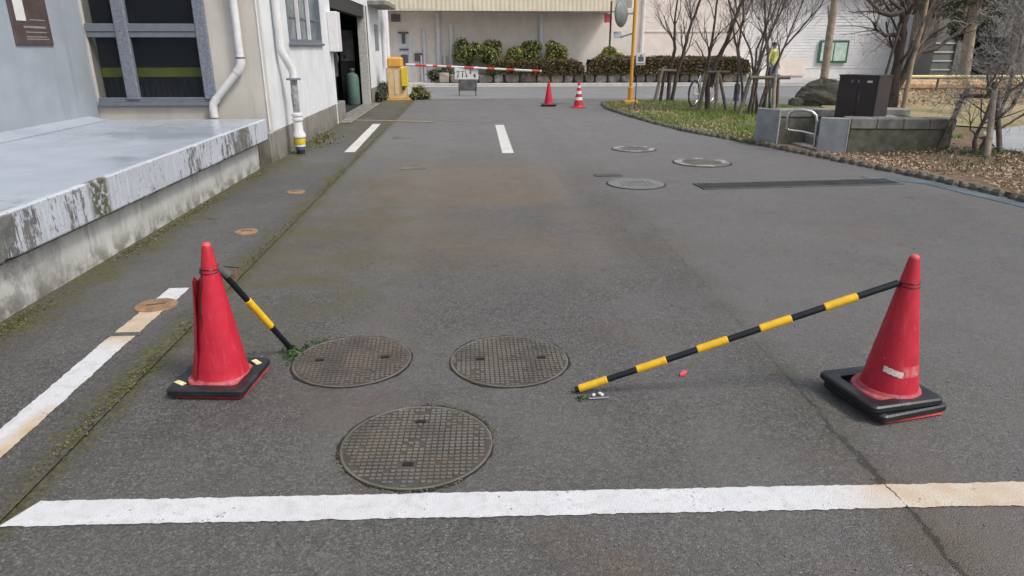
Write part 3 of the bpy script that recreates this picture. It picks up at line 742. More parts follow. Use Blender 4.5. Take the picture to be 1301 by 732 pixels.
# ------------------------------------------------------------------ loading dock
t = empty('loading_dock', (-3.8, 6, 0), 'long low concrete loading platform with blue-grey top and mould streaked edge', 'loading platform')
b = MB(); rn = random.Random(17); vs = []; fs = []; n_ = 480; ch1 = ch2 = 0
for i in range(n_ + 1):
    y = -2 + 11.58 * i / n_; ch1 = ch1 * .6 + rn.random() * .004 + (rn.uniform(.006, .02) if rn.random() < .03 else 0); ch2 = ch2 * .6 + rn.random() * .004 + (rn.uniform(.006, .02) if rn.random() < .035 else 0); f = rn.gauss(0, .0012)
    vs += [(-4.97, y, .64), (-2.706 - ch1, y, .64), (-2.70 + f, y, .634 - ch1 * .8), (-2.70 + f, y, .366 + ch2), (-2.706 - ch2 * .7, y, .36), (-4.97, y, .36)]
for i in range(n_):
    for j in range(6): fs.append((i * 6 + j, i * 6 + (j + 1) % 6, i * 6 + 6 + (j + 1) % 6, i * 6 + 6 + j))
fs += [(5, 4, 3, 2, 1, 0), tuple(n_ * 6 + j for j in range(6))]
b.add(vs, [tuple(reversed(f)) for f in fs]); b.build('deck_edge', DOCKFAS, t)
b = MB(); b.ext((-4.97, -2, .638), (-2.735, 9.56, .6415)); b.build('deck', DOCKTOP, t)
b = MB()
y0 = -2
for y1 in (2.2, 5.05, 7.3, 9.4): b.ext((-4.9, y0, -.02), (-2.80, y1 - .006, .359)); y0 = y1
b.build('support_wall', DOCKSTEM, t)
b = MB(); b.add([(-4.984, -2, .70), (-4.984, 9.57, .69), (-4.72, 9.57, .6445), (-4.45, -2, .6445)], [(0, 3, 2, 1)]); b.build('sloped_fillet', DOCKTOP, t)

# ------------------------------------------------------------------ left building
bd = empty('factory_building', (-3.8, 12, 0), 'grey and white rendered workshop building along the left of the lane', 'building')
b = MB(); b.ext((-6, -2, .0), (-4.985, 9.874, 5.2)); b.build('grey_side_wall', GREYWALL, bd)
YB = 9.87
WX0, WX1, WZ0, WZ1 = -4.955, -3.40, .845, 2.62
b = MB()
b.ext((-4.984, YB, 0), (-2.75, YB + .2, WZ0)); b.ext((WX1, YB, WZ0), (-2.75, YB + .2, WZ1)); b.ext((-4.984, YB, WZ1), (-2.75, YB + .2, 5.2))
b.ext((-4.984, YB, WZ0), (WX0, YB + .2, WZ1))
b.build('front_wall', CREAM, bd)
b = MB(); b.ext((-2.752, YB - .012, .46), (-2.735, YB + .03, 5.2), .005); b.build('corner_bead', PVC, bd)
# side wall along lane with plinth, window and doorway
ZP = .42
DY0, DY1, DZ = 15.1, 20.6, 2.62; PLE = 16.15
V0, V1, VZ0, VZ1 = 11.52, 14.05, 1.62, 2.9
b = MB()
X0, X1 = -2.95, -2.75
for (ya, za, yb, zb) in ((YB + .2, ZP, V0, 5.2), (V0, ZP, V1, VZ0), (V0, VZ1, V1, 5.2), (V1, ZP, DY0, 5.2), (DY0, DZ, DY1, 5.2), (DY1, ZP, 26.0, 5.2)):
    b.ext((X0, ya, za), (X1, yb, zb))
b.build('lane_wall', WHITEWALL, bd)
for y in (11.05, 12.4, 14.6): b = MB(); b.ext((-2.7505, y, ZP), (-2.744, y + .012, VZ0 - .08)); b.build('panel_joint', WHITEWALL, bd)
rn = random.Random(3); y = YB - .02
while y < PLE - .05:
    y1 = min(PLE, y + rn.uniform(.34, .6))
    b = MB(); dx = rn.uniform(0, .022); b.ext((-2.93, y + .006, -.02), (-2.757 + dx, y1 - .006, ZP - .004), .012); b.build('plinth_block', PLINTH, bd); y = y1
b = MB(); b.ext((-2.93, DY1 + .05, -.02), (-2.735, 26, ZP)); b.build('plinth_block', PLINTH, bd)
# big window (front wall)
wn = empty('window', (0, 0, 0)); wn.parent = bd; wn.location = Vector((-4.2, YB, 1.5)) - bd.location
YF = YB - .02
for nm_, a_, c_ in (('sill', (WX0, YF, WZ0), (WX1, YB + .06, WZ0 + .03)), ('sill', (WX0, YF - .03, WZ0 - .05), (WX1 + .02, YB + .02, WZ0)), ('bottom_rail', (WX0, YF + .005, WZ0 + .03), (WX1 - .15, YB + .05, .905)),
        ('transom', (WX0, YF + .008, 1.67), (WX1 - .15, YB + .05, 1.74)), ('transom', (WX0, YF - .004, 1.742), (WX1 - .15, YB + .05, 1.84)), ('top_rail', (WX0, YF, WZ1 - .06), (WX1 - .15, YB + .05, WZ1))):
    b = MB(); b.ext(a_, c_, .005); b.build(nm_, ALU, wn)
b = MB(); b.ext((-4.575, YF - .022, WZ0 + .032), (-4.41, YB + .045, WZ1 - .062), .01); b.build('mullion', ALUD, wn)
b = MB(); b.ext((WX1 - .15, YF - .02, WZ0 + .032), (WX1, YB + .045, WZ1 - .001), .01); b.build('mullion', ALUD, wn)
for xa, xb in ((WX0, -4.575), (-4.41, WX1 - .15)):
    for za, zb in ((.905, 1.67), (1.84, WZ1 - .06)):
        b = MB(); b.ext((xa, YB + .025, za), (xb, YB + .031, zb)); b.build('pane', GLASSP, wn)
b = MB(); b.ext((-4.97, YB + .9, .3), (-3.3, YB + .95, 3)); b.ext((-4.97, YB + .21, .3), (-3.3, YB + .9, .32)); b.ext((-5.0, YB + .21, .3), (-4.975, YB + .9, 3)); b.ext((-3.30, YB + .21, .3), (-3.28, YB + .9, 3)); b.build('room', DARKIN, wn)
b = MB(); b.ext((-4.95, YB + .2, 1.165), (-3.42, YB + .225, 1.285)); b.build('lime_rail', LIME, wn)
b = MB(); vs = []; fs = []; n_ = 120
for i in range(n_ + 1):
    x = -4.95 + 1.53 * i / n_; y = YB + .29 + .025 * math.sin(i * 1.05); vs += [(x, y, .6), (x, y, 1.17)]
for i in range(n_): fs.append((2 * i, 2 * i + 2, 2 * i + 3, 2 * i + 1))
b.add(vs, fs); b.build('curtain', CURT, wn, True)
# small frosted window on lane wall
w2 = empty('window', (0, 0, 0)); w2.parent = bd; w2.location = Vector((-2.75, 12.8, 2.2)) - bd.location
b = MB(); XF = -2.735
for ya, yb, za, zb in ((V0, V1, VZ0, VZ0 + .05), (V0, V0 + .05, VZ0 + .05, VZ1), (V1 - .05, V1, VZ0 + .05, VZ1), (V0, V1, VZ1, VZ1 + .05)): b.ext((-2.86, ya, za), (XF, yb, zb))
b.build('frame', ALU, w2)
b = MB(); b.ext((-2.8, V0 - .05, VZ0 - .05), (-2.70, V1 + .05, VZ0 - .002), .008); b.build('sill', ALU, w2)
for i in range(3):
    ya = V0 + .05 + i * (V1 - V0 - .1) / 3; yb = ya + (V1 - V0 - .1) / 3
    b = MB(); b.ext((-2.83, ya, VZ0 + .05), (-2.82, yb, VZ1)); b.build('pane', GLASSG, w2)
    if i: b = MB(); b.ext((-2.81, ya - .03, VZ0 + .05), (-2.76, ya + .03, VZ1)); b.build('glazing_bar', PVC, w2)
    for zz in (2.0, 2.45):
        b = MB(); b.ext((-2.815, ya + .05, zz), (-2.80, yb - .05, zz + .03)); b.build('security_bar', ALU, w2)
# doorway
dw = empty('doorway', (0, 0, 0)); dw.parent = bd; dw.location = Vector((-2.75, 18.3, 0)) - bd.location
b = MB()
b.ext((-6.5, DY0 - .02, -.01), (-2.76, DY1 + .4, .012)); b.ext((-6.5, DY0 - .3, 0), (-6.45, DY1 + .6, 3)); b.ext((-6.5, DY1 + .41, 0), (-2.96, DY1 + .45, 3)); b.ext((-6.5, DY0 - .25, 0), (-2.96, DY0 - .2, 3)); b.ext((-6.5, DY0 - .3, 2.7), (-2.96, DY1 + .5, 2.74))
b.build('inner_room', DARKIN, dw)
b = MB(); b.ext((-2.97, DY1 - .32, 0), (-2.735, DY1 - .16, DZ), .01); b.build('door_post', STONEEDGE, dw)
b = MB(); b.ext((-2.80, DY1 - .15, .01), (-2.74, DY1 + .05, DZ)); b.build('door_leaf', BLACKP, dw)
b = MB(); b.ext((-2.99, DY0 + .0, 0), (-2.745, DY0 + .07, DZ), .01); b.build('door_post', WHITEWALL, dw)
b = MB(); b.ext((-2.96, DY0 + .07, DZ - .3), (-2.775, DY1 - .33, DZ - .003)); b.build('shutter_box', BLACKP, dw)
b = MB(); b.ext((-2.749, 14.78, 1.46), (-2.56, 15.2, 2.22), .012); b.build('switch_box', WHITE, bd)
b = MB(); b.ext((-2.95, DY0 + .08, .006), (-2.5, DY1 - .2, .035), .01); b.build('threshold', STONECAP, dw)
# things inside
def inner(name, label, cat, fn, loc):
    t = empty(name, loc, label, cat); fn(t); return t
def cyl(t):
    x, y, _ = t.location
    b = MB(); b.lathe([(.17, .02), (.18, .05), (.18, .72), (.15, .82), (.06, .88)], (x, y, 0), 24, capb=True); b.build('body', TEAL, t, True)
    b = MB(); b.lathe([(.05, .875), (.05, .92), (.08, .93), (.08, .99), (.0, 1.0)], (x, y, 0), 16); b.build('valve_cap', MACH, t, True)
inner('gas_cylinder', 'tall teal gas cylinder standing inside the dark doorway', 'gas cylinder', cyl, (-3.2, 20.25, 0))
def mach(t):
    x, y, _ = t.location
    b = MB(); b.ext((x - .3, y - .3, .75), (x + .3, y + .35, 1.15), .02); b.build('body', MACH, t)
    b = MB(); b.ext((x - .25, y - .25, 0), (x + .25, y + .3, .75)); b.build('stand', BLACKP, t)
    b = MB(); b.lathe([(.22, -.03), (.25, 0), (.22, .03)], (0, 0, 0), 24, M=Matrix.Translation((x + .2, y - .32, 1.25)) @ Matrix.Rotation(R(80), 4, 'X')); b.build('fan_wheel', MACH, t)
    b = MB(); b.tube([(x, y, 1.15), (x + .02, y, 1.5), (x + .12, y - .1, 1.8)], .03, 8); b.build('arm', BLACKP, t)
inner('workshop_machine', 'dark machine with a wheel and arm inside the doorway', 'machine', mach, (-3.9, 20.1, 0))
def cab(t):
    x, y, _ = t.location
    b = MB(); b.ext((x - .2, y - .15, 1.35), (x + .2, y + .15, 2.2), .015); b.build('case', ALU, t)
    b = MB(); b.ext((x - .16, y - .165, 1.72), (x + .16, y - .149, 1.78)); b.build('dark_strip', BLACKP, t)
    b = MB(); b.ext((x - .2, y - .14, .02), (x - .15, y + .14, 1.35)); b.ext((x + .15, y - .14, .02), (x + .2, y + .14, 1.35)); b.build('stand', BLACKP, t)
inner('wall_cabinet', 'pale grey cabinet high in the dark of the doorway', 'cabinet', cab, (-3.95, 20.75, 0))
def locker(t):
    x, y, _ = t.location
    b = MB(); b.ext((x - .2, y - .12, 1.17), (x + .2, y + .12, 2.0), .015); b.build('case', MACH, t)
    b = MB(); b.ext((x - .2, y - .12, .0), (x + .2, y + .12, 1.165)); b.build('base', BLACKP, t)
    b = MB(); b.box((x - .05, y - .13, 1.3), (.06, .03, .08)); b.build('knob', BLACKP, t)
inner('grey_locker', 'dark grey locker behind the teal cylinder in the doorway', 'locker', locker, (-3.35, 20.7, 0))

# downpipe on cream wall
dp = empty('downpipe', (0, 0, 0)); dp.parent = bd; dp.location = Vector((-3.0, YB - .07, 1)) - bd.location
yp = YB - .075
b = MB(); b.tube([(-3.0, yp, 5.2), (-3.0, yp, 1.42)], .050, 16); b.build('upper_pipe', PVC, dp, True)
b = MB(); b.tube([(-3.0, yp, 1.44), (-3.0, yp, 1.35), (-3.02, yp, 1.29), (-3.07, yp, 1.23)], .058, 16); b.build('elbow', PVC, dp, True)
b = MB(); b.tube([(-3.06, yp, 1.24), (-3.40, yp, .87)], .049, 16); b.build('sloping_pipe', PVC, dp, True)
b = MB(); b.tube([(-3.38, yp, .89), (-3.43, yp, .83), (-3.445, yp, .76), (-3.445, yp, .645)], .055, 16); b.build('elbow', PVC, dp, True)
b = MB(); b.tube([(-3.0, yp, 1.405), (-3.0, yp, 1.425)], .060, 16); b.build('joint_ring', MACH, dp, True)
# downpipe on lane wall
dp = empty('downpipe', (0, 0, 0)); dp.parent = bd; dp.location = Vector((-2.56, 10.75, 0)) - bd.location
px_, py_ = -2.56, 10.75; qx, qy = -2.665, 10.62
b = MB(); b.tube([(qx, qy, 5.2), (qx, qy, 1.55), (qx, qy, 1.5), (qx + .03, qy + .035, 1.42), (px_ - .02, py_ - .025, 1.27), (px_, py_, 1.2), (px_, py_, 1.1)], .058, 18); b.build('upper_pipe', PVC, dp, True)
b = MB(); b.lathe([(.06, 1.085), (.105, 1.09), (.105, 1.115), (.06, 1.12)], (px_, py_, 0), 20); b.build('flange', ALU, dp, True)
b = MB(); b.tube([(px_, py_, 1.088), (px_ - .005, py_, .86), (px_, py_, .6)], [.05, .054, .05], 16); b.build('stained_pipe', PVCG, dp, True)
b = MB(); b.lathe([(.06, .5), (.085, .51), (.085, .535), (.07, .54), (.07, .57), (.085, .575), (.085, .61), (.06, .62)], (px_, py_, 0), 20); b.build('coupling', PVC, dp, True)
b = MB(); b.lathe([(.085, .245), (.098, .26), (.098, .30), (.068, .36), (.065, .51)], (px_, py_, 0), 20); b.build('lower_pipe', PVC, dp, True)
b = MB(); b.lathe([(.082, .15), (.084, .155), (.084, .243), (.06, .246)], (px_, py_, 0), 20); b.build('yellow_band', YEL, dp, True)
b = MB(); b.lathe([(.075, .118), (.08, .12), (.08, .149), (.07, .15)], (px_, py_, 0), 20); b.build('white_band', WHITE, dp, True)
b = MB(); b.lathe([(.072, .07), (.074, .117)], (px_, py_, 0), 20); b.build('blue_band', BLUE, dp, True)
b = MB(); b.lathe([(.06, -.01), (.062, .07), (.05, .072)], (px_, py_, 0), 20); b.build('black_foot', BLACKP, dp, True)
# far end of the lane wall: pipes, small window, canopy bits
for y, r_, z0 in ((23.9, .07, .9), (24.7, .09, .5)):
    b = MB(); b.tube([(-2.66, y, 5), (-2.66, y, z0)], r_, 12); b.build('downpipe', PVC, bd, True)
b = MB(); b.ext((-2.749, 22.2, 1.45), (-2.735, 23.1, 2.2)); b.build('window', GLASSG, bd)
b = MB(); b.ext((-2.749, 21.0, 2.66), (-2.2, 23.6, 2.8), .02); b.build('awning', STONECAP, bd)
b = MB(); b.ext((-2.74, 24.95, .9), (-2.70, 25.9, 2.4)); b.build('side_window', GLASSG, bd)
# plaque on grey wall
pl = empty('plaque', (-4.985, 8.73, 1.8), 'brown notice plaque with a white paper on the grey wall at upper left', 'sign')
b = MB(); b.ext((-4.984, 8.37, 1.567), (-4.965, 9.09, 2.35), .004); b.build('board', PLAQUE, pl)
b = MB(); b.ext((-4.9645, 8.45, 1.83), (-4.962, 8.63, 2.08)); b.build('white_paper', WHITE, pl)
rn = random.Random(9)
for i, z in enumerate((1.755, 1.705, 1.655, 1.63)):
    y = 8.56 + (.02 if i else 0)
    while y < 8.98:
        ww = rn.uniform(.018, .05); b = MB(); b.ext((-4.9645, y, z), (-4.9625, y + ww, z + (.022 if i == 0 else .011))); b.build('text_stroke', PLAQUETXT, pl); y += ww + .008
b = MB(); b.ext((-4.9645, 8.7, 1.84), (-4.9625, 9.0, 1.85)); b.build('text_stroke', PLAQUETXT, pl)

# ------------------------------------------------------------------ traffic cones
def roundsq(h, r, n=6):
    out = []
    for cx, cy, a0 in ((h - r, h - r, 0), (-h + r, h - r, 90), (-h + r, -h + r, 180), (h - r, -h + r, 270)):
        for i in range(n + 1):
            a = R(a0 + 90 * i / n); out.append((cx + r * math.cos(a), cy + r * math.sin(a)))
    return out
def squareplate(h, r, z0, z1, hole, ch=.008):     # plate with round hole
    b = MB(); P = roundsq(h, r); n = len(P)
    def ring(f, z): return [(x * f, y * f, z) for x, y in P]
    Hh = [(hole * math.cos(math.atan2(y, x)), hole * math.sin(math.atan2(y, x))) for x, y in P]
    f = (h - ch) / h
    L = [[(x, y, z0) for x, y in Hh], ring(f, z0), ring(1, z0 + ch), ring(1, z1 - ch), ring(f, z1), [(x * 1.06, y * 1.06, z1) for x, y in Hh], [(x, y, z1 - ch) for x, y in Hh]]
    vs = [p for l in L for p in l]; fs = []
    m = len(L)
    for i in range(m):
        for j in range(n):
            i2 = (i + 1) % m
            fs.append((i * n + j, i * n + (j + 1) % n, i2 * n + (j + 1) % n, i2 * n + j))
    b.add(vs, fs); return b
def cone_prof(rb=.128, rt=.019, H=.70, zb=.03):
    pr = [(rb + .028, zb - .012), (rb + .012, zb + .004), (rb, zb + .02)]
    for i in range(1, 13):
        q = i / 12; pr.append((rb + (rt + .004 - rb) * q, zb + .02 + (H - .03 - zb) * q))
    pr += [(rt + .002, H - .004), (rt - .004, H + .006), (rt - .012, H + .009), (.001, H + .01)]
    return pr
def cone(loc, rz, label, torn=False, weights=1, tilt=(0, 0)):
    t = empty('traffic_cone', loc, label, 'traffic cone', 'red traffic cones'); t.rotation_euler = (0, 0, rz)
    b = squareplate(.172, .03, 0, .018, .09); b.build('base', REDBASE, t, True, local=True)
    zt = .014 + weights * .034
    Mt = Matrix.Rotation(tilt[0], 4, 'X') @ Matrix.Rotation(tilt[1], 4, 'Y')
    pr = cone_prof()
    def dent(q, a, r, z):
        if not torn: return q
        d = math.exp(-((((a - 4.0 + math.pi) % (2 * math.pi)) - math.pi) / .5) ** 2) * math.exp(-((z - .2) / .03) ** 2) * .006
        up = max(0, min(1, (z - .50) / .04)); 
        s_ = 1 - d / max(r, .01)
        da = (((a - 3.35 + math.pi) % (2 * math.pi)) - math.pi)
        s_ -= .10 * up * math.exp(-(da / .9) ** 2)
        return (q[0] * s_, q[1] * s_, q[2])
    b = MB(); b.lathe(pr, (0, 0, 0), 48, M=Mt, fn=dent); body = b.build('cone_body', RED, t, True, local=True)
    b = MB(); b.lathe([(.0205, .699), (.0185, .704), (.015, .709), (.009, .7118), (.001, .7125)], (0, 0, 0), 24, M=Mt); b.build('faded_tip', PALERED, body, True, local=True)
    b = MB(); b.lathe([(.157, .030), (.156, zt - .006), (.150, zt + .001), (.134, zt + .003), (.1265, zt + .016)], (0, 0, 0), 40, M=Mt); b.build('dusty_skirt', PINKDUST, body, True, local=True)
    # cord tied round the neck
    for dz, tw in ((.575, .004), (.585, -.006)):
        b = MB(); rr = .128 + (.023 - .128) * (dz - .05) / .62 + .003
        b.tube([(rr * math.cos(a), rr * math.sin(a), dz + tw * math.sin(a)) for a in frange(0, 6.30, .2)], .0028, 6, M=Mt); b.build('cord', BARBLACK, t, True, local=True)
    return t
C1 = Vector((-1.222, 3.085)); C2 = Vector((1.902, 2.690))
c1 = cone((C1.x, C1.y, 0), R(-6), 'torn red traffic cone with split side on the left by the mossy gutter', True, 1, (0, .03))
# torn flap (shell sector standing proud of the cone)
b = MB(); pr = []
for i in range(15):
    z = .06 + .475 * i / 14; pr.append((.128 + (.023 - .128) * (z - .05) / .62 + .005 + .020 * max(0, (z - .20) / .335) ** 1.3, z))
rnf = random.Random(2)
def flapf(q, a, r, z):
    ed = (a - 3.1) / .9
    s_ = 1 + (.05 + .12 * max(0, (z - .35) / .2)) * max(0, ed) * (z > .2)
    return (q[0] * s_, q[1] * s_, q[2] - (.03 * max(0, -ed) + .012 * math.sin(a * 9)) * (z > .5))
b.lathe(pr, (0, 0, 0), 14, a0=R(125), a1=R(238), fn=flapf, M=Matrix.Rotation(.03, 4, 'Y'))
b.build('torn_flap', RED, c1, True, local=True)
b = MB(); b.lathe([(r_ - .004, z) for r_, z in pr], (0, 0, 0), 14, a0=R(125), a1=R(238), fn=flapf, M=Matrix.Rotation(.03, 4, 'Y')); b.build('torn_flap_inside', REDBASE, c1, True, local=True)
# dark split along flap edge
b = MB(); ang_ = R(247)
sp = []
for i in range(12):
    z = .30 + .29 * i / 11; rr = .128 + (.023 - .128) * (z - .05) / .62 + .003; a = ang_ + .10 * math.sin(i * .9) - .10 * i / 11
    sp.append((rr * math.cos(a) * 1.0 + z * .03, rr * math.sin(a), z))
b.tube(sp, [.001 + .0032 * math.sin(math.pi * i / 11) for i in range(12)], 6); b.build('split', GAP, c1, True, local=True)
c2 = cone((C2.x, C2.y, 0), R(12), 'whole red traffic cone with scuffed white band on the right', False, 2, (0, -.0))
b = MB(); pr = [(.128 + (.023 - .128) * (z - .05) / .62 + .0012, z) for z in (.178, .19, .20, .212, .225)]
b.lathe(pr, (0, 0, 0), 18, a0=R(246), a1=R(300)); b.build('scuff_patch', SCUFF, c2, True, local=True)
b = MB(); pr = [(.128 + (.023 - .128) * (z - .05) / .62 + .0022, z) for z in (.178, .19, .205)]
b.lathe(pr, (0, 0, 0), 14, a0=R(205), a1=R(250), fn=lambda q, a, r, z: (q[0], q[1], q[2] - .028 * (a - R(205)) + .017 + .0015 * math.sin(a * 31) + .001 * math.sin(a * 57))); b.build('scuff_patch', SCUFFW, c2, True, local=True)
def weight(loc, rz, h, label, side=.178, stick=()):
    t = empty('cone_weight', loc, label, 'cone weight', 'black rubber cone weights'); t.rotation_euler = (0, 0, rz)
    b = squareplate(side, .028, 0, h, .163, .007); b.build('rubber_slab', RUBBER, t, True, local=True)
    for (x, y, sx, sy, ra, m_) in stick:
        b = MB(); b.box((x, y, h + .001), (sx, sy, .003), ra); b.build('sticker', m_, t, local=True)
    return t
weight((C1.x - .006, C1.y - .003, .019), R(-5), .036, 'black rubber weight with two yellow stickers round the left cone', .184, ((-.142, -.112, .062, .026, -.55, STICKER), (.132, .122, .06, .026, -.75, STICKER)))
weight((C2.x - .014, C2.y + .004, .019), R(14), .034, 'black rubber weight, lower of the pair under the right cone', .186)
weight((C2.x - .034, C2.y + .014, .0535), R(10), .034, 'black rubber weight with a white sticker, upper of the pair under the right cone', .186, ((.152, .082, .03, .048, -.2, STICKW),))

# ---- striped bars
def bar(name, p0, p1, segs, label, r_=.0165):
    p0, p1 = Vector(p0), Vector(p1); t = empty(name, p1, label, 'striped bar', 'black and yellow bars tied to the cones')
    d = p1 - p0
    b = MB(); b.tube([p0, p1 - d * .004], r_ * .92, 16); b.build('black_tube', BARBLACK, t, True)
    for a, c in segs:
        u = d.normalized() * .003
        b = MB(); A, B_ = p0 + d * a, p0 + d * c; b.tube([A, A + u, B_ - u, B_], [r_ * .95, r_ * 1.12, r_ * 1.12, r_ * .95], 16); b.build('yellow_sleeve', BARYEL, t, True)
    return t
zn = .578
pL = Vector((C1.x + .055, C1.y + .012, zn + .006))
tl = bar('striped_bar', pL, (-.972, 3.425, .017), [(.36, .69)], 'short black bar with one yellow sleeve sloping down from the torn cone')
b = MB(); b.tube([pL + Vector((-.012, -.004, .004)), pL + Vector((.028, .03, -.045))], .021, 12); b.build('end_clamp', MACH, tl, True)
pR = Vector((C2.x - .048, C2.y + .006, zn + .004)); eR = Vector((.495, 2.868, .020))
tr = bar('striped_bar', pR, eR, [(.118 + .196 * i, .118 + .196 * i + .097) for i in range(4)] + [(.90, .996)], 'long black bar with five yellow sleeves sloping down from the right cone')
b = MB(); dd = (eR - pR).normalized(); b.tube([eR - dd * .004, eR + dd * .012], .0145, 12); b.build('end_cap', BARBLACK, tr, True)
# broken clip lying by the end
t = empty('broken_clip', (.585, 2.81, 0), 'broken white and grey plastic clip lying under the end of the long bar', 'plastic clip')
b = MB(); b.box((.585, 2.803, .006), (.10, .014, .006), .05, ch=.002); b.build('flat_strip', ALU, t)
b = MB(); b.box((.60, 2.835, .008), (.016, .03, .012), .5, ch=.003); b.build('white_lug', WHITE, t)
b = MB(); b.box((.565, 2.832, .007), (.014, .022, .010), -.3, ch=.003); b.build('blue_lug', STICKW, t)
b = MB(); b.prism([(1.03, 3.0), (1.055, 3.005), (1.08, 3.045), (1.06, 3.05), (1.035, 3.02)], .002, .012)
b.build('red_shard', PALERED, label='small red plastic shard lying on the asphalt beneath the long bar', cat='plastic shard', origin=(1.05, 3.02, 0))
# the wire staple sticking up behind the left cone
t = empty('wire_hoop', (-1.72, 4.77, 0), 'thin dark wire hoop with reddish legs standing behind the torn cone', 'wire hoop')
hb = [(-1.775, 4.80), (-1.675, 4.74)]
b = MB(); b.tube([(hb[0][0] - .06, hb[0][1], .07), (hb[1][0] + .03, hb[1][1], .07)], .004, 6); b.build('top_wire', BARBLACK, t)
for x, y in hb: b = MB(); b.tube([(x, y, .0), (x, y, .07)], .0055, 6); b.build('leg', PINKDUST, t)

# ---- far cones
def farcone(loc, label, striped):
    t = empty('traffic_cone', loc, label, 'traffic cone', 'red traffic cones')
    b = MB(); b.lathe(cone_prof(.13, .02, .68), (0, 0, 0), 20); b.build('cone_body', RED, t, True, local=True)
    b = MB(); b.box((0, 0, .012), (.36, .36, .024), ch=.006); b.build('base', RED if striped else RUBBER, t, local=True)
    if striped:
        for z in (.2, .36, .52):
            pr = [(.13 + (.024 - .13) * (z + q - .05) / .60 + .003, z + q) for q in (0, .05, .08)]
            b = MB(); b.lathe(pr, (0, 0, 0), 20); b.build('white_band', WHITE, t, True, local=True)
    else:
        b = squareplate(.2, .03, .026, .06, .15); b.build('weight_ring', RUBBER, t, local=True)
farcone((2.26, 19.5, 0), 'plain red traffic cone far down the lane, left of a banded one', False)
farcone((3.01, 18.95, 0), 'red traffic cone with white bands far down the lane', True)

# ------------------------------------------------------------------ barrier gate
t = empty('barrier_machine', (-2.1, 22.3, 0), 'orange and yellow barrier gate cabinet at the end of the white building', 'barrier gate')
b = MB(); b.ext((-2.42, 22.0, .05), (-1.82, 22.6, .98), .02); b.build('cabinet', ORANGE, t)
b = MB(); b.ext((-2.40, 21.96, .95), (-1.96, 22.62, 1.26), .05); b.build('head', ORANGED, t)
b = MB(); b.ext((-1.99, 21.95, .42), (-1.80, 22.02, .95), .01); b.build('yellow_panel', YEL, t)
b = MB(); b.ext((-2.2, 21.985, .18), (-2.10, 21.999, .88)); b.build('pale_stripe', L_CREAM, t)
b = MB(); b.ext((-1.97, 21.93, .3), (-1.9, 21.96, .4)); b.build('lock', BLACKP, t)
b = MB(); b.ext((-2.46, 21.9, 0), (-1.72, 22.7, .05), .01); b.build('plinth', ORANGED, t)
b = MB(); b.ext((-1.82, 22.0, .05), (-1.72, 22.3, .36)); b.build('white_post', WHITE, t)
arm0, arm1 = Vector((-1.83, 21.95, 1.05)), Vector((2.27, 21.6, .86))
am = MB(); am.tube([arm0, arm1], .032, 10); ao = am.build('arm', WHITE, t)
for a, c in ((.07, .15), (.20, .235), (.30, .335), (.43, .50), (.60, .655), (.74, .80), (.93, .99)):
    bb = MB(); bb.tube([arm0.lerp(arm1, a), arm0.lerp(arm1, c)], .0345, 10, caps=False); bb.build('red_band', REDW, ao)
sg = empty('hanging_sign', (0, 21.8, .8), 'white sign with dark lettering hanging from the barrier arm', 'sign')
b = MB(); b.ext((-.36, 21.79, .62), (.36, 21.81, .99), .004); b.build('board', WHITE, sg)
rn = random.Random(6); x = -.30
for i in range(5):
    for _ in range(4):
        xx, zz = x + rn.uniform(0, .07), .70 + rn.uniform(0, .18)
        bb = MB(); hz = rn.random() < .5; bb.box((xx, 21.7885, zz), (.09 if hz else .02, .003, .02 if hz else .11)); bb.build('text_stroke', MACH, sg)
    x += .13
for x in (-.28, .28): bb = MB(); bb.tube([(x, 21.8, .98), (x, 21.8, .99)], .006, 6); bb.build('hook', MACH, sg)
# grey dark panel standing below
t = empty('floor_sign', (-.1, 24, 0), 'dark grey board standing on the road beneath the hanging sign', 'board')
b = MB(); b.ext((-.28, 23.98, .16), (.34, 24.02, .62), .01); b.build('panel', MACH, t)
for x in (-.26, .30): b = MB(); b.tube([(x, 23.9, 0), (x, 24, .3), (x, 24.1, 0)], .015, 6); b.build('foot', BLACKP, t)

# ------------------------------------------------------------------ far warehouse
wh = empty('warehouse', (1.5, 32, 0), 'long beige warehouse with overhanging ribbed cladding across the end of the lane', 'building')
b = MB(); b.ext((-9, 32.5, 0), (7.6, 33.2, 3.2)); b.build('lower_wall', FARWALL, wh)
b = MB(); b.ext((-9, 31.0, 2.98), (6.36, 33.2, 3.02)); b.build('soffit', FARWALL, wh)
xs = [-9, -7.4, -5.8, -4.2, -2.75, -1.22, .3, 1.85, 3.4, 4.9, 6.36]
for i, (xa, xb) in enumerate(zip(xs[:-1], xs[1:])):
    b = MB(); n_ = 8; vs = []; fs = []; zb_ = 2.99 if i != 4 else 3.05
    for j in range(n_ * 4 + 1):
        x = xa + .01 + (xb - xa - .02) * j / (n_ * 4); y = 31.0 - (.009 if j % 4 in (1, 2) else 0)
        vs += [(x, y, zb_), (x, y, 6.5), (x, 31.06, zb_)]
    for j in range(n_ * 4): fs += [(3 * j, 3 * j + 3, 3 * j + 4, 3 * j + 1), (3 * j, 3 * j + 2, 3 * j + 5, 3 * j + 3)]
    b.add(vs, fs); b.build('cladding_panel', CLAD, wh)
b = MB(); b.ext((-9, 30.96, 2.94), (6.37, 31.0, 2.985)); b.build('drip_edge', BARKM, wh)
b = MB(); b.ext((6.33, 31.0, 3.0), (6.38, 33.2, 6.5)); b.build('end_panel', CLAD, wh)
for x, z1, r_ in ((-.64, 2.5, .09), (3.36, 2.97, .1), (-1.22, 2.97, .1), (-1.85, 2.3, .07), (-2.0, 1.2, .05), (-.95, 1.2, .07)):
    b = MB(); b.tube([(x, 32.4, .1), (x, 32.4, z1)], r_, 10); b.build('downpipe', PVC, wh, True)
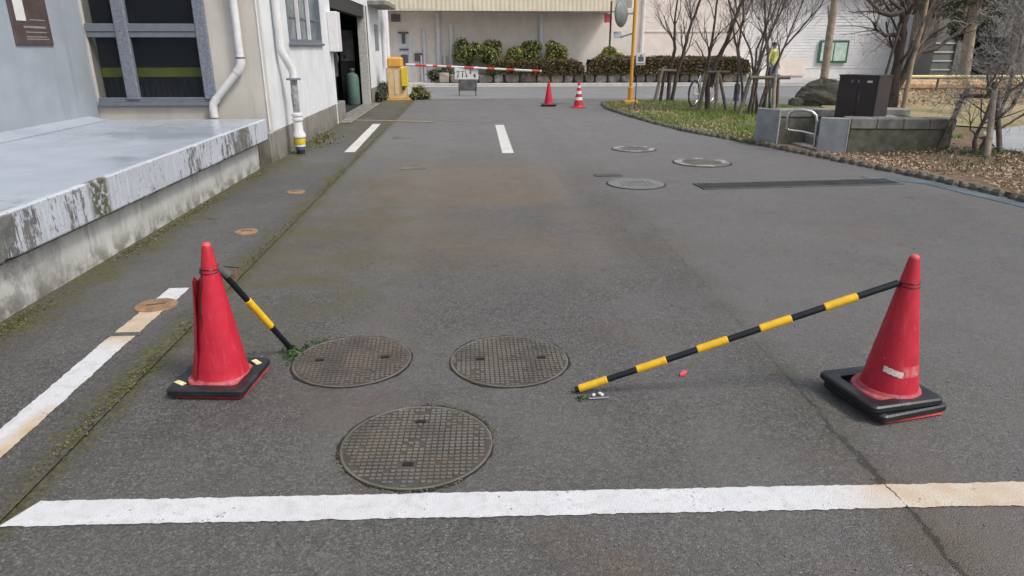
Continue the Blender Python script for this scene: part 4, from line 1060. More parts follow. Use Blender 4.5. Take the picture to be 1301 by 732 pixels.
b = MB(); b.ext((-3.25, 32.44, 2.6), (-2.85, 32.5, 2.9)); b.build('vent', MACH, wh)
for z, wd_, h in ((2.15, .45, .07), (1.9, .14, .4), (1.45, .4, .06), (1.0, .3, .45)): b = MB(); b.ext((-2.75 - wd_ / 2, 32.4, z - h / 2), (-2.75 + wd_ / 2, 32.5, z + h / 2)); b.build('meter_fitting', MACH, wh)
b = MB(); b.ext((-2.3, 32.4, .95), (-1.95, 32.5, 1.3)); b.build('meter_box', MACH, wh)
b = MB(); b.ext((-3.0, 32.48, .1), (-2.4, 32.499, 1.9)); b.build('door', WHITEWALL, wh)
for x, z in ((1.78, 2.15), (5.15, 2.2)): b = MB(); b.ext((x - .12, 32.45, z), (x + .12, 32.5, z + .1)); b.build('wall_lamp', FARWALL2, wh)
b = MB(); b.ext((6.0, 31.2, 2.55), (6.25, 31.4, 2.9)); b.build('orange_lamp', PALERED, wh)
# cream building to its right
cb = empty('cream_building', (10, 33, 0), 'pale pinkish building behind the bare trees, right of the warehouse', 'building')
b = MB(); b.ext((7.62, 33.3, 0), (12.9, 34.5, 7)); b.build('wall', FARWALL2, cb)
b = MB(); b.tube([(8.15, 33.22, .1), (8.15, 33.22, 6.5)], .08, 10); b.build('downpipe', PVC, cb, True)
b = MB(); b.ext((8.3, 33.27, 2.2), (12.8, 33.3, 2.26)); b.ext((8.3, 33.27, 4), (12.8, 33.3, 4.06)); b.build('string_course', FARWALL, cb)
# white sided house
wb = empty('sided_house', (17, 36, 0), 'white house with horizontal siding and a small green-framed window', 'building')
b = MB(); b.ext((12.95, 35.08, 0), (24.2, 40, 4.2)); b.build('wall', SIDING, wb)
z = .55
while z < 4.15:
    bb = MB(); bb.add([(12.95, 35.075, z + .13), (24.2, 35.075, z + .13), (24.2, 35.058, z), (12.95, 35.058, z), (12.95, 35.079, z), (24.2, 35.079, z)], [(0, 3, 2, 1), (3, 4, 5, 2)]); bb.build('siding_board', SIDING, wb); z += .135
b = MB(); b.add([(12.6, 34.6, 4.15), (24.6, 34.6, 4.15), (24.6, 37.5, 6.2), (12.6, 37.5, 6.2), (12.6, 34.6, 4.3), (24.6, 34.6, 4.3), (24.6, 37.5, 6.4), (12.6, 37.5, 6.4)], [(0, 1, 2, 3), (4, 7, 6, 5), (0, 4, 5, 1), (1, 5, 6, 2), (2, 6, 7, 3), (3, 7, 4, 0)]); b.build('roof', ROOFB, wb)
b = MB(); b.ext((15.6, 34.99, .2), (17.0, 35.02, 1.0)); b.build('garage_panel', FARWALL2, wb)
wi = MB(); wi.ext((17.55, 34.95, .80), (19.05, 35.02, 1.86)); wf = wi.build('window', GREENF, wb)
for xa, xb in ((17.65, 18.27), (18.33, 18.95)): bb = MB(); bb.ext((xa, 34.93, .9), (xb, 34.949, 1.76)); bb.build('pane', PANEG, wf)
# dark building at right
db = empty('dark_shed', (26, 33, 0), 'low grey shed in shade with a black opening beyond the yellow rail', 'building')
b = MB(); b.ext((22.2, 33, 0), (23.9, 38, 5.5)); b.ext((25.8, 33, 0), (40, 38, 5.5)); b.ext((23.9, 33, 2.0), (25.8, 38, 5.5)); b.build('wall', DARKWALL, db)
b = MB(); b.ext((23.9, 34.2, 0), (25.8, 34.3, 2)); b.build('opening', HOLE, db)
for z in (.5, .9, 1.3, 1.7): b = MB(); b.ext((22.2, 32.96, z), (23.85, 33, z + .05)); b.build('siding_board', SIDING, db)
b = MB(); b.ext((23.2, 32.9, 0), (23.6, 32.955, 2.6)); b.build('pilaster', STONECAP, db)

# ------------------------------------------------------------------ planter wall, hedges, bushes
pw = empty('stone_planter', (5, 30.9, 0), 'low planter wall of uneven pale stones in front of the warehouse', 'planter')
STMATS = [simple('planter_stone_grey', (.27, .255, .23), .85, .45, 5, .3), simple('planter_stone_green', (.26, .28, .25), .85, .3, 5, .3), simple('planter_stone_tan', (.29, .255, .21), .85, .3, 5, .3), simple('planter_stone_dark', (.18, .165, .15), .85, .35, 5, .3)]
rn = random.Random(21); x = -1.2
while x < 12.3:
    wd_ = rn.uniform(.42, .72); h = rn.uniform(.34, .48)
    b = MB(); b.blob((0, 0, 0), (wd_ * .62, .36, h * .7), int(x * 97) + 500, .12, 14, 9); hw = wd_ / 2 - .018; b.v = [(x + wd_ / 2 + max(-hw, min(hw, p)), 30.85 + max(-.25, min(.25, q)), h / 2 + .08 + max(-h / 2, min(h / 2, e))) for p, q, e in b.v]; b.build('stone', rn.choice(STMATS), pw); x += wd_
b = MB(); b.ext((-1.1, 31.05, .08), (12.2, 32.3, .42)); b.build('soil_bed', SOIL, pw)
def foliage(t, boxes, n, size, mat, seed, core=None, name='foliage'):
    rn = random.Random(seed); b = MB(); co = MB(); tot = sum(r[0] * r[1] * r[2] for c, r in boxes)
    for i, (c, r) in enumerate(boxes):
        if core: co.blob(c, (r[0] * .8, r[1] * .8, r[2] * .8), seed + i, .15, 10, 7)
        for _ in range(int(n * (r[0] * r[1] * r[2]) ** .66 / sum((q[0] * q[1] * q[2]) ** .66 for _, q in boxes))):
            d = Vector((rn.gauss(0, 1), rn.gauss(0, 1), rn.gauss(0, 1))).normalized() * rn.uniform(.6, 1.08) ** .7
            b.leaf((c[0] + d.x * r[0], c[1] + d.y * r[1], c[2] + d.z * r[2]), size, rn, .4, .6)
    if core: co.build('stems', core, t, True)
    return b.build(name, mat, t)
bs = [((.1, 31.75), (.70, .5, .62), 1.36, BUSHM, 'broad olive green shrub behind the barrier arm, leftmost in the planter'), ((1.15, 31.75), (.55, .45, .62), 1.36, BUSHM, 'olive shrub second from the left above the planter stones'),
      ((2.12, 31.75), (.55, .4, .52), 1.26, BUSHM, 'small olive shrub third from the left above the hedge'), ((2.85, 31.75), (.55, .42, .6), 1.32, BUSHM, 'rounded olive shrub just left of the wall downpipe'), ((3.95, 31.75), (.55, .42, .55), 1.30, BUSHM, 'rounded olive shrub just right of the wall downpipe'),
      ((6.45, 31.75), (.55, .45, .42), 1.22, BUSHY, 'yellow-green shrub left of the orange pole')]
for i, ((x, y), r, z, m_, lab) in enumerate(bs):
    t = empty('shrub', (x, y, .4), lab, 'shrub', 'shrubs in the far planter')
    rn = random.Random(40 + i); lobes = [((x + rn.uniform(-.5, .5) * r[0], y + rn.uniform(-.3, .3) * r[1], z + rn.uniform(-.35, .5) * r[2]), (r[0] * rn.uniform(.4, .65), r[1] * .6, r[2] * rn.uniform(.4, .6))) for _ in range(7)]
    foliage(t, lobes, 2200, .11, m_, 50 + i, HEDGEC)
    b = MB()
    for j in range(4): b.tube([(x + rn.uniform(-.1, .1), y, .35), (x + rn.uniform(-.3, .3) * r[0], y, z - .2)], .02, 6)
    b.build('stem', BARKD, t)
def hedge(name, x0, x1, z0, z1, y, label, seed, n=5200, mat=HEDGEM, dep=.45, slope=None):
    t = empty(name, ((x0 + x1) / 2, y, z0), label, 'hedge', 'hedges along the warehouse'); rn = random.Random(seed); b = MB()
    c = MB(); c.ext((x0 + .08, y - dep + .08, z0), (x1 - .08, y + dep - .08, z1 - .08)); c.build('core', HEDGEC, t)
    for _ in range(n):
        x = rn.uniform(x0, x1); e = min(1, (x - x0) / .5, (x1 - x) / .5) ** .5
        zt = z0 + (z1 - z0) * (.35 + .65 * e) + .02 * math.sin(x * 5 + seed)
        if rn.random() < .7: q = (x, y - dep + rn.gauss(-.02, .06), rn.uniform(z0 - .05, zt))
        else: q = (x, rn.uniform(y - dep, y + dep), zt + rn.gauss(0, .03))
        b.leaf(q, .085, rn, .3, .6)
    b.build('foliage', mat, t)
hedge('hedge', .85, 3.0, .50, .98, 31.0, 'clipped brown-green hedge under the olive shrubs behind the barrier arm', 1, 3400)
hedge('hedge', 2.6, 5.05, .45, 1.02, 30.95, 'clipped dark hedge behind the two far cones', 2, 4200)
hedge('hedge', 5.2, 12.35, .48, 1.12, 30.95, 'long clipped dark hedge running from the orange pole behind the bare trees', 3, 12000)
t = empty('shrub', (-1.35, 31.3, .1), 'thin grey-green shrub low behind the barrier arm near its pivot', 'shrub', 'shrubs in the far planter')
foliage(t, [((-.9, 31.2, .45), (.55, .3, .35)), ((-1.4, 31.2, .4), (.35, .3, .3))], 800, .08, leafmat('grey_leaf', (.12, .13, .09), (.22, .22, .17), (.3, .25, .2), 6), 70, HEDGEC)
t = empty('shrub', (-1.5, 22.4, 0), 'low yellow-green bush at the right foot of the barrier cabinet', 'shrub', 'bushes by the barrier gate')
foliage(t, [((-1.5, 22.5, .2), (.28, .3, .24)), ((-1.35, 22.3, .12), (.25, .3, .16)), ((-1.68, 22.1, .12), (.16, .2, .14))], 900, .055, BUSHM, 71, HEDGEC)
t = empty('shrub', (-2.55, 21.9, 0), 'dark bush wedged between the white wall and the barrier cabinet', 'shrub', 'bushes by the barrier gate')
foliage(t, [((-2.58, 22.1, .28), (.16, .4, .3)), ((-2.6, 21.5, .18), (.14, .35, .2))], 700, .055, EVERG, 72, HEDGEC)

# ------------------------------------------------------------------ mirror pole, small sign, bollard, rail
t = empty('mirror_pole', (4.515, 19.35, 0), 'orange pole carrying two round traffic mirrors on the tip of the island', 'traffic mirror')
b = MB(); b.tube([(4.515, 19.35, .04), (4.515, 19.35, 4.2)], .046, 14); b.build('pole', POLEOR, t, True)
b = MB(); b.ext((4.33, 19.2, .04), (4.70, 19.55, .16), .02); b.build('foot', POLEOR, t)
b = MB(); b.lathe([(.06, .16), (.075, .17), (.075, .5), (.048, .52)], (4.515, 19.35, 0), 16); b.build('sleeve', POLEOR, t, True)
Mm = Matrix.Translation((4.12, 19.3, 2.38)) @ Matrix.Rotation(R(52), 4, 'Z') @ Matrix.Rotation(R(88), 4, 'X')
b = MB(); b.lathe([(.31, -.03), (.335, 0), (.33, .03), (.26, .09), (.12, .13), (.001, .14)], (0, 0, 0), 28, M=Mm); b.build('mirror_back', MIRBACK, t, True)
b = MB(); b.lathe([(.30, -.032), (.2, -.05), (.001, -.062)], (0, 0, 0), 28, M=Mm); b.build('mirror_glass', STEEL, t, True)
b = MB(); b.tube([(4.5, 19.35, 2.4), (4.25, 19.34, 2.38)], .022, 8); b.tube([(4.5, 19.35, 1.9), (4.28, 19.34, 1.84), (4.16, 19.34, 1.8)], .022, 8); b.build('bracket', MIRBACK, t)
Mm = Matrix.Translation((4.08, 19.34, 1.86)) @ Matrix.Rotation(R(20), 4, 'Z') @ Matrix.Rotation(R(70), 4, 'X')
b = MB(); b.box((0, 0, 0), (.24, .17, .02), M=Mm, ch=.006); b.build('small_plate', ALU, t)
b = MB(); b.ext((3.86, 19.36, 1.5), (3.90, 19.42, 2.7)); b.build('mirror_bracket_bar', BARKM, t)
t = empty('small_sign', (4.2, 17.43, 0), 'small white sign with dark pictogram on a thin black post', 'sign')
b = MB(); b.tube([(4.2, 17.43, .02), (4.2, 17.43, 1.42)], .012, 8); b.build('post', BLACKP, t)
b = MB(); b.ext((4.155, 17.4, 1.13), (4.385, 17.415, 1.42), .004); b.build('plate', WHITE, t)
b = MB(); b.ext((4.20, 17.394, 1.22), (4.335, 17.3995, 1.33)); b.ext((4.25, 17.394, 1.335), (4.29, 17.3995, 1.375)); b.build('pictogram', MACH, t)
b = MB(); b.ext((4.17, 17.394, 1.155), (4.37, 17.3995, 1.175)); b.build('text_stroke', MACH, t)
t = empty('bollard', (8.24, 21.2, 0), 'short dark blue-black bollard on the road behind the bare trees', 'bollard')
b = MB(); b.lathe([(.085, 0), (.085, .46), (.07, .5), (.001, .51)], (8.24, 21.2, 0), 16); b.build('post', BLACKP, t, True)
b = MB(); b.lathe([(.087, .05), (.0875, .2)], (8.24, 21.2, 0), 16); b.build('blue_band', BLUE, t, True)
t = empty('guard_rail', (18, 24, 0), 'long pale yellow pipe rail on short posts at far right', 'rail')
b = MB(); b.tube([(14.6, 24.4, .56), (30, 23.6, .56)], .055, 10); b.build('pipe', YRAIL, t, True)
for i in range(9): x = 14.8 + i * 1.9; b = MB(); b.tube([(x, 24.4 - .8 * (x - 14.6) / 15.4, .05), (x, 24.4 - .8 * (x - 14.6) / 15.4, .5)], .04, 8); b.build('post', MACH, t)
b = MB(); b.box((22, 25.2, .2), (16, .7, .42), -.04, ch=.15); b.build('leaf_bank', simple('bank_rust', (.46, .31, .18), .95, .4, 9, .4, 40, dirt=(.3, .25, .13), dscale=5), kind='structure')

# ------------------------------------------------------------------ stone enclosure with cabinet
se = empty('stone_enclosure', (6, 10.6, 0), 'low stone walled stair enclosure with two grey end slabs on the island', 'stone enclosure')
def slab(p0, p1, h, th, mat, name, parent, z0=0, ch=.012):
    p0, p1 = Vector((*p0, 0)), Vector((*p1, 0)); d = p1 - p0; n = Vector((-d.y, d.x, 0)).normalized(); c = (p0 + p1) / 2 + n * th / 2
    b = MB(); b.box((c.x, c.y, z0 + h / 2), (d.length, th, h), math.atan2(d.y, d.x), ch=ch); return b.build(name, mat, parent)
slab((4.83, 11.46), (5.04, 11.05), .60, .05, SLABGREY, 'end_slab', se)
slab((5.28, 10.17), (5.635, 9.995), .56, .05, SLABGREY, 'end_slab', se)
b = MB(); b.tube([(5.642, 9.998, .01), (5.642, 9.998, .56)], .009, 6); b.tube([(5.045, 11.045, .01), (5.045, 11.045, .60)], .009, 6); b.build('slab_edge', STONEEDGE, se)
# walls running back
slab((5.66, 10.0), (7.12, 9.79), .40, .26, STONEW, 'side_wall', se)
x0v, x1v = Vector((5.655, 9.985)), Vector((7.14, 9.775)); nst = 4
for i in range(nst):
    a, c = x0v.lerp(x1v, i / nst + .002), x0v.lerp(x1v, (i + 1) / nst - .002); slab(a, c, .155, .34, STONECAP, 'cap_stone', se, z0=.405, ch=.012)
slab((5.06, 11.07), (7.2, 11.0), .47, .26, STONEW, 'side_wall', se)
x0v, x1v = Vector((5.05, 11.06)), Vector((7.2, 10.98))
for i in range(nst):
    a, c = x0v.lerp(x1v, i / nst + .002), x0v.lerp(x1v, (i + 1) / nst - .002); slab(a, c, .125, .32, STONECAP, 'cap_stone', se, z0=.475, ch=.012)
slab((7.1, 10.0), (7.15, 11.0), .5, .25, STONEW, 'side_wall', se)
slab((5.95, 10.2), (5.98, 11.05), .42, .2, STONEW, 'back_wall', se)
for i, (x, h) in enumerate(((5.30, .08), (5.52, .2), (5.74, .32))):
    b = MB(); b.box((x + .11, 10.66, h / 2), (.24, .72, h), .02, ch=.01); b.build('step', STONECAP, se)
b = MB(); b.add([(5.9, 10.3, .50), (7.05, 10.0, .50), (7.1, 11.0, .50), (5.95, 11.05, .50)], [(0, 1, 2, 3)]); b.build('cover_slab', PATHM, se)
hr = empty('handrail', (5.25, 10.45, 0), 'bent stainless steel handrail loop beside the stone steps', 'handrail')
b = MB(); pts_ = [(4.99, 10.62, .34), (4.985, 10.62, .5), (5.0, 10.61, .585), (5.06, 10.585, .63), (5.17, 10.54, .635), (5.28, 10.49, .615), (5.345, 10.45, .56), (5.365, 10.43, .47), (5.37, 10.42, .03)]
b.tube(pts_, .024, 12); b.build('rail', STEEL, hr, True)
b = MB(); b.tube([(4.99, 10.62, .35), (5.02, 10.60, .325), (5.2, 10.52, .31), (5.36, 10.43, .27)], .016, 10); b.build('lower_bar', STEEL, hr, True)
# brown cabinet on it
bc = empty('brown_cabinet', (6.15, 10.5, .5), 'dark brown metal cabinet standing on the stone enclosure', 'cabinet')
A, Bm, Cc = Vector((5.72, 10.62)), Vector((6.12, 10.22)), Vector((6.44, 10.42))
D = A + Cc - Bm
def quadprism(P, z0, z1, name, mat, par):
    b = MB(); b.prism([tuple(p) for p in P], z0, z1); return b.build(name, mat, par)
quadprism([A, Bm, Cc, D], .48, 1.13, 'case', BROWNBOX, bc)
cen = (A + Cc) / 2
quadprism([cen + (p - cen) * 1.03 for p in (A, Bm, Cc, D)], 1.131, 1.155, 'lid', BROWNBOX, bc)
for f in (.34, .5, .78):
    q = A.lerp(Bm, f); wdt_ = .02 if f < .7 else .07; d_ = (Bm - A).normalized(); nn_ = Vector((d_.y, -d_.x))
    b = MB(); qq = q + nn_ * .006; b.box((qq.x, qq.y, 1.06), (wdt_, .012, .045 if f < .7 else .03), math.atan2(d_.y, d_.x)); b.build('label_plate', STICKW if f > .7 else ALU, bc)
for f, wd_ in ((.5, .006),):
    q = A.lerp(Bm, f); d_ = (Bm - A).normalized(); b = MB(); b.box((q.x + d_.y * .002, q.y - d_.x * .002, .76), (wd_, .006, .5), math.atan2(d_.y, d_.x)); b.build('door_seam', BLACKP, bc)
    q = A.lerp(Bm, .56); b = MB(); b.box((q.x + d_.y * .01, q.y - d_.x * .01, .82), (.025, .02, .09), math.atan2(d_.y, d_.x), ch=.005); b.build('door_handle', MACH, bc)
q = A.lerp(Bm, .98)
b = MB(); b.tube([(Bm.x - .012, Bm.y - .0, .49), (Bm.x - .012, Bm.y, 1.12)], .008, 6); b.build('door_edge', BLACKP, bc)
# boulder
t = empty('boulder', (9.75, 18.9, 0), 'big rounded grey-brown boulder behind the stone enclosure', 'boulder')
b = MB(); b.blob((9.75, 18.9, .2), (.72, .55, .47), 11, .10, 26, 18, flat=0.0)
rn = random.Random(8); b.v = [(x + rn.gauss(0, .012), y + rn.gauss(0, .012), z + rn.gauss(0, .012)) for x, y, z in b.v]; b.build('rock', BOULD, t)
b = MB(); b.blob((9.0, 18.75, .1), (.22, .2, .16), 4, .12, 14, 9, flat=0); b.build('side_stone', BOULD, t)

# ------------------------------------------------------------------ trees
def grow(out, p, d, r, L, depth, rn, maxd, spread=.6, upb=.25, ns=5, wob=.18, kids=(2, 4), shrink=.62, taper=.45):
    pts = [p.copy()]; rad = [r]; q = p.copy(); dd = d.normalized()
    for i in range(ns):
        dd = (dd + Vector((rn.gauss(0, wob), rn.gauss(0, wob), rn.gauss(0, wob) + upb * .12))).normalized()
        q = q + dd * L / ns; pts.append(q.copy()); rad.append(max(.0022, r * (1 - (1 - taper) * (i + 1) / ns)))
    out.append((depth, pts, rad))
    if depth < maxd:
        for _ in range(rn.randint(*kids)):
            i = rn.randint(max(1, ns // 3), ns); bd_ = (pts[i] - pts[i - 1]).normalized()
            ax = bd_.orthogonal(); ax.rotate(Matrix.Rotation(rn.uniform(0, 6.28), 3, bd_))
            nd = (bd_ + ax * spread * rn.uniform(.6, 1.4) + Vector((0, 0, upb))).normalized()
            grow(out, pts[i], nd, rad[i] * rn.uniform(.5, .72), L * shrink * rn.uniform(.7, 1.2), depth + 1, rn, maxd, spread, upb, max(3, ns - 1), wob, kids, shrink, taper)
def maketree(name, base, label, stems, bark, twig, seed, maxd=4, cat='tree', spread=.6, upb=.3, kids=(2, 4), group=None, shrink=.62, wob=.1, twl=.5, stemname='stem', thin=.78):
    rn = random.Random(seed); t = empty(name, base, label, cat, group); tw = MB()
    for pts, rad in stems:
        pts = [Vector(p) for p in pts]
        # refine stem
        P = []; Rr = []
        for i in range(len(pts) - 1):
            for j in range(4):
                f = j / 4; P.append(pts[i].lerp(pts[i + 1], f) + Vector((rn.gauss(0, .008), rn.gauss(0, .008), 0))); Rr.append((rad[i] + (rad[i + 1] - rad[i]) * f) * rn.uniform(.95, 1.05))
        P.append(pts[-1]); Rr.append(rad[-1])
        b = MB(); b.tube(P, [q * thin for q in Rr], 10); b.build(stemname, bark, t, True)
        # branches
        br = []
        nb = max(3, len(P) // 2)
        for i in range(nb):
            k_ = rn.randint(len(P) // 3, len(P) - 1); bd_ = (P[k_] - P[k_ - 1]).normalized(); ax = bd_.orthogonal(); ax.rotate(Matrix.Rotation(rn.uniform(0, 6.28), 3, bd_))
            grow(br, P[k_], (bd_ + ax * spread * rn.uniform(.6, 1.3) + Vector((0, 0, upb))).normalized(), Rr[k_] * .36, twl * rn.uniform(.7, 1.4), 1, rn, maxd, spread, upb, 5, wob, kids, shrink)
        for dep, pp_, rr_ in br:
            if dep <= 1:
                b = MB(); b.tube(pp_, rr_, 6); b.build('branch', bark, t, True)
            else: tw.tube(pp_, rr_, 4 if dep == 2 else 3, caps=False)
    if tw.v: tw.build('twigs', twig, t, kind='stuff')
    return t
def props(name, base, label, posts, bars, mats, group='timber tree props'):
    t = empty(name, base, label, 'tree prop', group)
    for i, (a, c, r_) in enumerate(posts):
        b = MB(); a, c = Vector(a), Vector(c); b.tube([a, a.lerp(c, .3) + Vector((.006, .004, 0)), a.lerp(c, .7) + Vector((-.005, .004, 0)), c], [r_ * 1.05, r_, r_ * .97, r_ * .92], 10); b.build('post', mats[i % len(mats)], t, True)
    for a, c, r_ in bars: b = MB(); b.tube([a, c], r_, 10); b.build('crossbar', mats[0], t, True)
    return t
# tree 1, behind orange pole
maketree('bare_tree', (5.85, 20.1, 0), 'slim bare tree with grey bark nearest the orange pole, tied to a timber prop',
         [([(5.80, 20.1, 0), (5.80, 20.1, .9), (5.88, 20.05, 1.5), (5.80, 20.05, 2.3), (5.92, 20.0, 4.0)], [.075, .07, .055, .035, .02]),
          ([(5.90, 20.08, .0), (5.98, 20.05, .8), (6.12, 20.0, 1.4), (6.22, 20, 2.0), (6.45, 19.9, 2.8), (6.9, 19.8, 4.2)], [.07, .065, .06, .05, .04, .02])], BARKD, TWIGB, 31, 4, upb=.35, twl=.8, kids=(3, 4))
props('tree_prop', (5.5, 20, 0), 'two timber props leaning on the slim tree behind the orange pole', [((5.28, 19.7, .03), (5.56, 20.0, 1.0), .045), ((5.62, 20.3, .03), (5.66, 20.1, 1.02), .045)], [((5.42, 19.97, .93), (5.95, 20.02, .91), .04)], [WOODP])
# tree 2
maketree('bare_tree', (6.1, 17.6, 0), 'forked bare tree with blackish bark in the middle of the grassy island',
         [([(6.10, 17.6, 0), (6.07, 17.6, .8), (6.02, 17.6, 1.15), (6.08, 17.6, 1.8), (6.12, 17.55, 3.2), (6.2, 17.5, 4.5)], [.075, .075, .05, .038, .026, .012]),
          ([(6.14, 17.6, .6), (6.2, 17.6, 1.1), (6.44, 17.6, 1.65), (6.58, 17.55, 2.2), (6.72, 17.5, 2.75), (7.1, 17.4, 4.2)], [.085, .08, .066, .055, .045, .02])], BARKD, TWIGB, 32, 4, upb=.35, twl=.8, kids=(3, 4))
props('tree_prop', (6.1, 17.4, 0), 'three timber props with a short crossbar round the forked blackish tree', [((5.78, 17.3, .03), (6.0, 17.5, 1.0), .045), ((6.52, 17.35, .03), (6.28, 17.5, 1.0), .042), ((6.12, 17.0, .03), (6.12, 17.1, 1.0), .045)], [((5.85, 17.1, .97), (6.42, 17.1, .97), .038)], [WOODP, WOODP, WOODL])
# multi-stem tree behind slab
rn = random.Random(33); st = []
for i in range(11):
    x0, y0 = 6.75 + rn.uniform(-.35, .5), 16.2 + rn.uniform(-.3, .4)
    f = (i - 4.5) / 5
    st.append(([(x0, y0, .05), (x0 + f * .12, y0, .7), (x0 + f * .45 + rn.uniform(-.1, .1), y0 + rn.uniform(-.1, .1), 1.5), (x0 + f * .95 + rn.uniform(-.1, .1), y0 + rn.uniform(-.2, .2), 2.4), (x0 + f * 1.6, y0, 3.9)], [rn.uniform(.03, .052), .036, .028, .02, .008]))
maketree('bare_tree', (6.85, 16.2, 0), 'bushy clump of many slim bare stems behind the left grey slab', st, BARKM, TWIGB, 34, 4, upb=.4, twl=.7, kids=(3, 4))
props('tree_prop', (6.6, 16, 0), 'low timber props and bar among the clump of slim stems', [((6.25, 15.8, .05), (6.5, 16, .95), .045), ((6.95, 15.6, .05), (6.95, 15.7, .95), .045), ((7.3, 16.2, .05), (7.15, 16, .95), .045)], [((6.35, 15.68, .9), (7.3, 15.72, .9), .04)], [WOODP, WOODL, WOODP])
# big tree behind enclosure
maketree('bare_tree', (11.05, 17.7, 0), 'big dark bare tree with crooked left branches behind the brown cabinet',
         [([(11.05, 17.7, 0), (11.0, 17.7, .8), (11.0, 17.7, 1.7), (10.95, 17.7, 2.4), (10.9, 17.7, 4.0)], [.15, .125, .115, .11, .08]),
          ([(10.98, 17.7, 1.65), (10.75, 17.6, 1.85), (10.5, 17.6, 1.83), (10.25, 17.6, 1.95), (10.1, 17.6, 2.15)], [.06, .055, .045, .035, .02]),
          ([(10.95, 17.7, 2.2), (10.8, 17.6, 2.38), (10.55, 17.6, 2.3), (10.25, 17.6, 2.36), (9.95, 17.6, 2.6), (9.6, 17.6, 3.0)], [.08, .075, .07, .055, .045, .02]),
          ([(10.85, 17.6, 2.4), (10.5, 17.6, 2.6), (10.2, 17.6, 2.9)], [.05, .04, .02]),
          ([(11.1, 17.75, .5), (11.5, 17.8, 1.4), (11.7, 17.9, 2.3), (11.9, 18, 4)], [.10, .12, .10, .06]),
          ([(11.55, 17.8, 1.4), (12.0, 17.8, 1.5), (12.5, 17.8, 1.9), (13, 17.8, 2.6)], [.06, .05, .04, .02])], BARKD, TWIGB, 36, 4, upb=.2, twl=.8, kids=(2, 4), stemname='trunk', thin=.95)
t = maketree('bare_tree', (11.3, 17.5, 0), 'pale peeling trunk standing close beside the big dark tree', [([(11.2, 17.45, 0), (11.22, 17.45, 1), (11.3, 17.45, 2), (11.35, 17.45, 4)], [.085, .07, .06, .05])], BARKL, TWIGB, 37, 3, twl=.6, stemname='trunk')
props('tree_prop', (10.6, 17.5, 0), 'single dark slanting pole propping the big tree behind the cabinet', [((10.45, 17.4, .1), (10.78, 17.5, 2.1), .035)], [], [BARKD], None)
# pole-like trunks
t = maketree('tall_tree', (14.5, 28, 0), 'straight pale brown trunk before the white sided house', [([(14.52, 28.2, 0), (14.52, 28.2, 2), (14.50, 28.2, 4.5), (14.5, 28.2, 6)], [.21, .185, .175, .16])], BARKL, TWIGB, 38, 1, upb=.5, twl=1.2, stemname='trunk')
t = maketree('tall_tree', (20.2, 27.9, 0), 'thick pale trunk beyond the yellow rail at far right', [([(20.22, 27.9, 0), (20.2, 27.9, 1), (20.1, 27.9, 2.6), (20.0, 27.9, 4.5), (20, 27.9, 6)], [.31, .27, .24, .22, .2])], BARKL, TWIGB, 39, 1, upb=.5, twl=1.2, stemname='trunk')
rn = random.Random(61)
foliage(t, [((20 + rn.uniform(-3, 4), 29 + rn.uniform(-1.5, 1.5), 3.2 + rn.uniform(-.3, 1.6)), (1.1, .9, .6)) for _ in range(12)], 6000, .16, EVERG, 62)
# small tree near right with props
OX, OY = -.63, -.78
st = [([(7.84, 10.17, .1), (7.80, 10.17, .35), (7.86, 10.15, .6), (7.9, 10.15, .85), (7.84, 10.15, 1.1), (7.95, 10.1, 1.5)], [.045, .034, .03, .026, .022, .012]),
      ([(7.9, 10.17, .1), (8.0, 10.15, .35), (7.95, 10.1, .55), (8.2, 10.1, .8), (8.3, 10.1, 1.1), (8.45, 10.05, 1.6)], [.045, .032, .027, .022, .02, .01]),
      ([(7.94, 10.2, .12), (8.05, 10.2, .5), (8.15, 10.2, .9), (8.15, 10.2, 1.3), (8.3, 10.2, 1.8)], [.034, .03, .026, .02, .01]),
      ([(8.1, 10.15, .45), (8.35, 10.1, .65), (8.6, 10.05, .95), (8.8, 10, 1.2)], [.02, .018, .014, .007]),
      ([(7.82, 10.15, .35), (7.66, 10.1, .45), (7.58, 10.05, .6), (7.5, 10, .8)], [.016, .014, .01, .005]),
      ([(7.84, 10.15, .9), (7.74, 10.1, 1.15), (7.68, 10.1, 1.4), (7.5, 10.05, 1.8)], [.024, .02, .016, .007]),
      ([(8.15, 10.2, .95), (8.5, 10.2, 1.2), (8.9, 10.2, 1.4), (9.2, 10.1, 1.8)], [.024, .02, .014, .007])]
st = [([(x + OX, y + OY, z) for x, y, z in P_], r_) for P_, r_ in st]
maketree('small_tree', (7.25, 9.39, .1), 'low twisted bare tree with grey twigs between timber props at right', st, BARKM, TWIGG, 41, 5, upb=.12, spread=.8, twl=.42, kids=(2, 4), shrink=.68, wob=.16)
props('tree_prop', (7.2, 9.4, .1), 'torii-like timber props round the low twisted tree at right', [((6.96, 9.80, .11), (7.10, 9.66, 1.0), .036), ((7.14, 9.05, .11), (7.27, 9.36, 1.1), .042), ((7.46, 9.22, .11), (7.36, 9.42, .98), .036)], [((6.98, 9.62, .90), (7.42, 9.44, .90), .03)], [WOODP, WOODL, WOODP])
